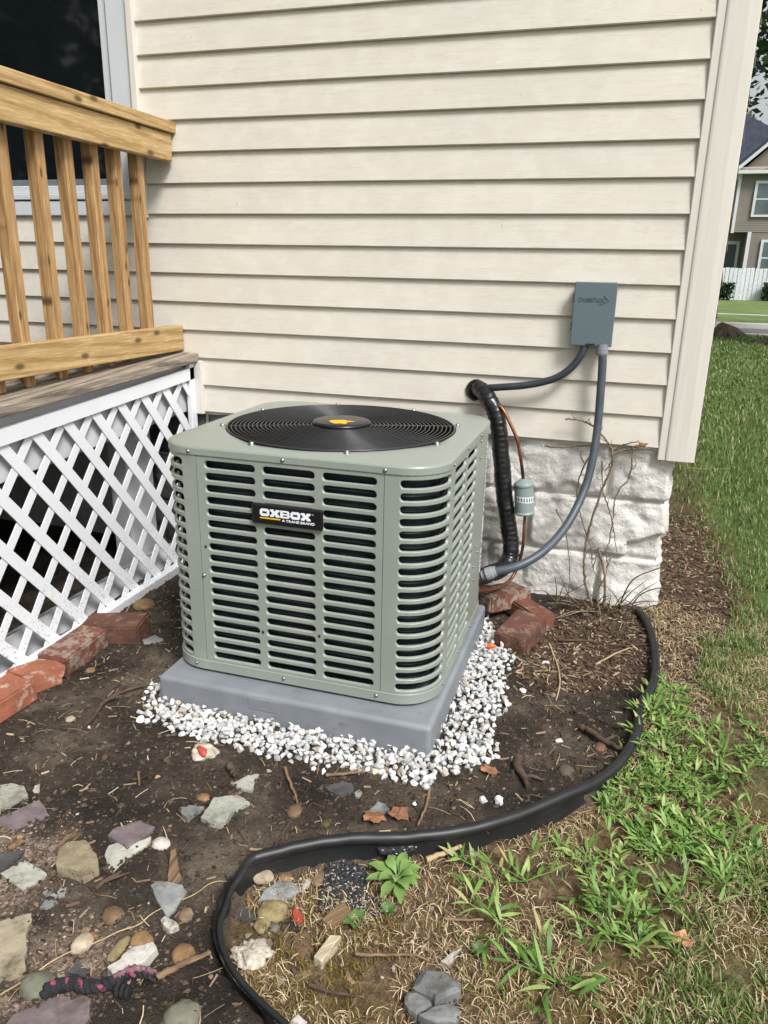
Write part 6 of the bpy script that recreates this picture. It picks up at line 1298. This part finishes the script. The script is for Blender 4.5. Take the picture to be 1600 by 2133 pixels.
# stump and shrubs
b = MB(); sx_, sy_ = 1.62, 15.0-1.0
b.tube([(sx_,sy_,-.1),(sx_,sy_,.05),(sx_+.03,sy_,.16),(sx_+.05,sy_,.22)], [.34,.27,.21,.17], 14)
for k in range(9):
    a = k*.7; b.tube([(sx_+.16*math.cos(a),sy_+.16*math.sin(a),.10),(sx_+.32*math.cos(a),sy_+.3*math.sin(a),.03),(sx_+.5*math.cos(a),sy_+.45*math.sin(a),-.06)], [.07,.05,.02], 7)
tag(b.build('tree_stump', 'bark', origin=(sx_,sy_,0)), 'low weathered tree stump with spreading roots by the street', 'stump')
def shrub(x, y, h, label, seed):
    rn = random.Random(seed); s = thing('shrub', (x, y, .05), label, 'shrub'); b = MB()
    for k in range(6): a = rn.uniform(0,6.28); b.tube([(x,y,.02),(x+.2*h*math.cos(a),y+.2*h*math.sin(a),h*.5),(x+.35*h*math.cos(a),y+.3*h*math.sin(a),h*.85)], [.02,.014,.006], 5)
    b.build('stem', 'bark', s); b = MB()
    for k in range(700):
        a = rn.uniform(0,6.28); rr = .55*h*rn.random()**.6; p_ = Vector((x+rr*math.cos(a), y+rr*.8*math.sin(a), .05+h*rn.random()**.8)); u = Vector((rn.gauss(0,1),rn.gauss(0,1),rn.gauss(0,1))).normalized(); v_ = u.cross(Vector((0,0,1))).normalized(); e = rn.uniform(.05,.11)
        b.add([tuple(p_-u*e), tuple(p_+v_*e*.5), tuple(p_+u*e), tuple(p_-v_*e*.5)], [(0,1,2,3)])
    b.build('foliage', 'leaf_dark', s)
shrub(3.75, 35.9, .75, 'dark shrub at the foot of the white fence beside the corner post', 8)
shrub(5.75, 36.2, .8, 'dark vine shrub against the white fence at the photo edge', 9)

# ------------------------------------------------------------------ white fence and neighbouring house
fn = thing('picket_fence', (5, 36.6, 0), 'weathered white board fence in front of the neighbouring house', 'fence')
rn = random.Random(4); x = 1.2; k = 0
b0 = MB(); b0.box(-.077, .077, -.012, .012, 0, 1.40); brd = b0.build('board', 'fence', fn, origin=(0,0,0))
while x < 9:
    o = brd if k == 0 else bpy.data.objects.new('board', brd.data)
    if k: COL.objects.link(o); o.parent = fn
    o.location = Vector((x, 36.6+rn.uniform(-.01,.01), .05+rn.uniform(-.025,.02)))-Vector(fn['_o']); o.rotation_euler = (0, rn.uniform(-.006,.006), 0); x += .176; k += 1
for z in (.35, 1.15):
    b = MB(); b.box(1.0, 9.2, 36.63, 36.68, z, z+.09); b.build('rail', 'fence', fn)
NB = D['nb']; YN = 40.0
nbh = thing('neighbour_house', (8, 44, 0), 'taupe sided two storey house with white trim and dark roof behind the fence', 'house')
xl = NB['cornT'][0]; zc = NB['overL'][1]
b = MB(); b.box(xl, xl+9, YN, YN+9, zc, 5.70); b.build('upper_wall', 'nb_siding', nbh)
xp = NB['postT'][0]
b = MB(); b.box(xp-.02, xl+9, YN+.02, YN+9, 0, zc-.004); b.box(xl-.6, xp-.02, YN+1.3, YN+9, 0, zc-.004); b.build('lower_wall', 'nb_siding', nbh)
for k in range(26):   # clapboard edges of the upper and lower walls
    z = zc+.1*k
    b = MB(); b.hexa([(xl,YN-.02,z),(xl+4,YN-.02,z),(xl+4,YN-.001,z),(xl,YN-.001,z),(xl,YN-.004,z+.099),(xl+4,YN-.004,z+.099),(xl+4,YN-.001,z+.099),(xl,YN-.001,z+.099)]); b.build('clapboard', 'nb_siding', nbh)
for k in range(31):
    z = .02+.1*k
    b = MB(); b.hexa([(xp,YN-.0,z),(xl+4,YN-.0,z),(xl+4,YN+.019,z),(xp,YN+.019,z),(xp,YN+.016,z+.099),(xl+4,YN+.016,z+.099),(xl+4,YN+.019,z+.099),(xp,YN+.019,z+.099)]); b.build('clapboard', 'nb_siding', nbh)
b = MB(); b.box(xl-.04, xl+.09, YN-.04, YN+.1, zc-.05, 5.70); b.build('corner_board', 'white_vinyl', nbh)
b = MB(); b.box(xp-.06, xp+.10, YN-.05, YN+.1, 0, zc); b.build('porch_post', 'white_vinyl', nbh)
b = MB(); b.box(xl-.5, xl+9.5, YN-.45, YN+.2, 5.70, 5.86); b.build('cornice', 'white_vinyl', nbh)
b = MB(); b.hexa([(xl-.5,YN-.46,5.865),(xl+9.5,YN-.46,5.865),(xl+9.5,YN+.05,5.865),(xl-.5,YN+.05,5.865),(xl-.5,YN-.44,5.88),(xl+9.5,YN-.44,5.88),(xl+9.5,YN+.05,6.06),(xl-.5,YN+.05,6.06)]); b.build('cornice_roof', pm('rusty_tin', lin((170,160,146)), lin((132,86,62)), .8, scale=3, bump=.2), nbh)
gx0, gz0 = xl+.05, 5.98; gx1, gz1 = xl+4.4, 10.0
b = MB(); b.add([(gx0,YN,5.87),(gx0+8.7,YN,5.87),(gx1,YN,gz1)], [(0,1,2)]); b.add([(gx0,YN+.1,5.87),(gx0+8.7,YN+.1,5.87),(gx1,YN+.1,gz1)], [(2,1,0)]); b.build('gable_wall', 'nb_siding', nbh)
def strip(name, p0, p1, y0, y1, th, mat):
    b = MB(); (x0, z0), (x1, z1) = p0, p1; b.hexa([(x0,y0,z0),(x1,y0,z1),(x1,y1,z1),(x0,y1,z0),(x0,y0,z0+th),(x1,y0,z1+th),(x1,y1,z1+th),(x0,y1,z0+th)]); return b.build(name, mat, nbh)
strip('rake_board', (gx0-.35, gz0-.28), (gx1, gz1-.0), YN-.42, YN-.36, .20, 'white_vinyl')
strip('rake_board', (gx0+9.05, gz0-.28), (gx1, gz1-.0), YN-.42, YN-.36, .20, 'white_vinyl')
strip('gable_roof', (gx0-.4, gz0-.10), (gx1, gz1+.22), YN-.46, YN+9, .14, 'roof')
strip('gable_roof', (gx0+9.1, gz0-.10), (gx1, gz1+.22), YN-.46, YN+9, .14, 'roof')
px_, pz_ = NB['peak']
b = MB(); b.hexa([(px_-7,YN+3,5.8),(px_+6,YN+3,5.8),(px_+6,YN+12,5.8),(px_-7,YN+12,5.8),(px_-1.2,YN+5.5,pz_+1.0),(px_+.35,YN+5.5,pz_+1.0),(px_+.35,YN+8,pz_+1.0),(px_-1.2,YN+8,pz_+1.0)]); b.build('main_roof', 'roof', nbh)
b = MB(); b.box(xl-3, xl+.2, YN+3.2, YN+9, 0, 5.8); b.build('rear_wall', 'nb_siding', nbh)
def nwin(x0, x1, z0, z1, y):
    b = MB(); b.box(x0, x1, y-.10, y-.002, z0, z1); wv = b.build('window', 'white_vinyl', nbh)
    for za, zb in ((z0+.12, (z0+z1)/2-.04), ((z0+z1)/2+.04, z1-.12)):
        b = MB(); b.box(x0+.13, x1-.13, y-.115, y-.101, za, zb); b.build('pane', 'nb_glass', wv)
M['nb_glass'] = pm('neighbour_glass', lin((96,110,112)), lin((60,72,76)), .12, scale=1, bump=0)
ux0, uz1 = NB['uwTL']; _, uz0 = NB['uwB']; nwin(ux0, ux0+1.1, uz0, uz1, YN-.02)
lx0, lz1 = NB['lwTL']; nwin(lx0, lx0+1.1, lz1-1.65, lz1, YN)
M['nb_door'] = pm('neighbour_door', lin((58,74,74)), lin((46,60,62)), .3, scale=1, bump=0)
dL, dR = NB['dL'][0]-.35, NB['dR'][0]
b = MB(); b.box(dL, dR, YN+1.2, YN+1.298, 0, NB['dL'][1]); dw = b.build('door', 'white_vinyl', nbh)
b = MB(); b.box(dL+.14, dR-.14, YN+1.18, YN+1.199, 1.28, NB['dL'][1]-.16); b.build('pane', 'nb_door', dw); b = MB(); b.box(dL+.14, dR-.14, YN+1.18, YN+1.199, .2, 1.22); b.build('pane', 'nb_door', dw)
# overhead cable crossing in front of the neighbour's gable
b = MB(); b.tube([(-6,30,6.0),(0,30,5.05),(3,30,4.86),(5,30,4.88),(10,30,5.2),(20,30,6.3)], .012, 6); tag(b.build('overhead_cable', 'white_vinyl'), 'pale overhead cable sagging in front of the neighbouring roof', 'cable')
for o in list(bpy.data.objects):
    if '_o' in o: del o['_o']
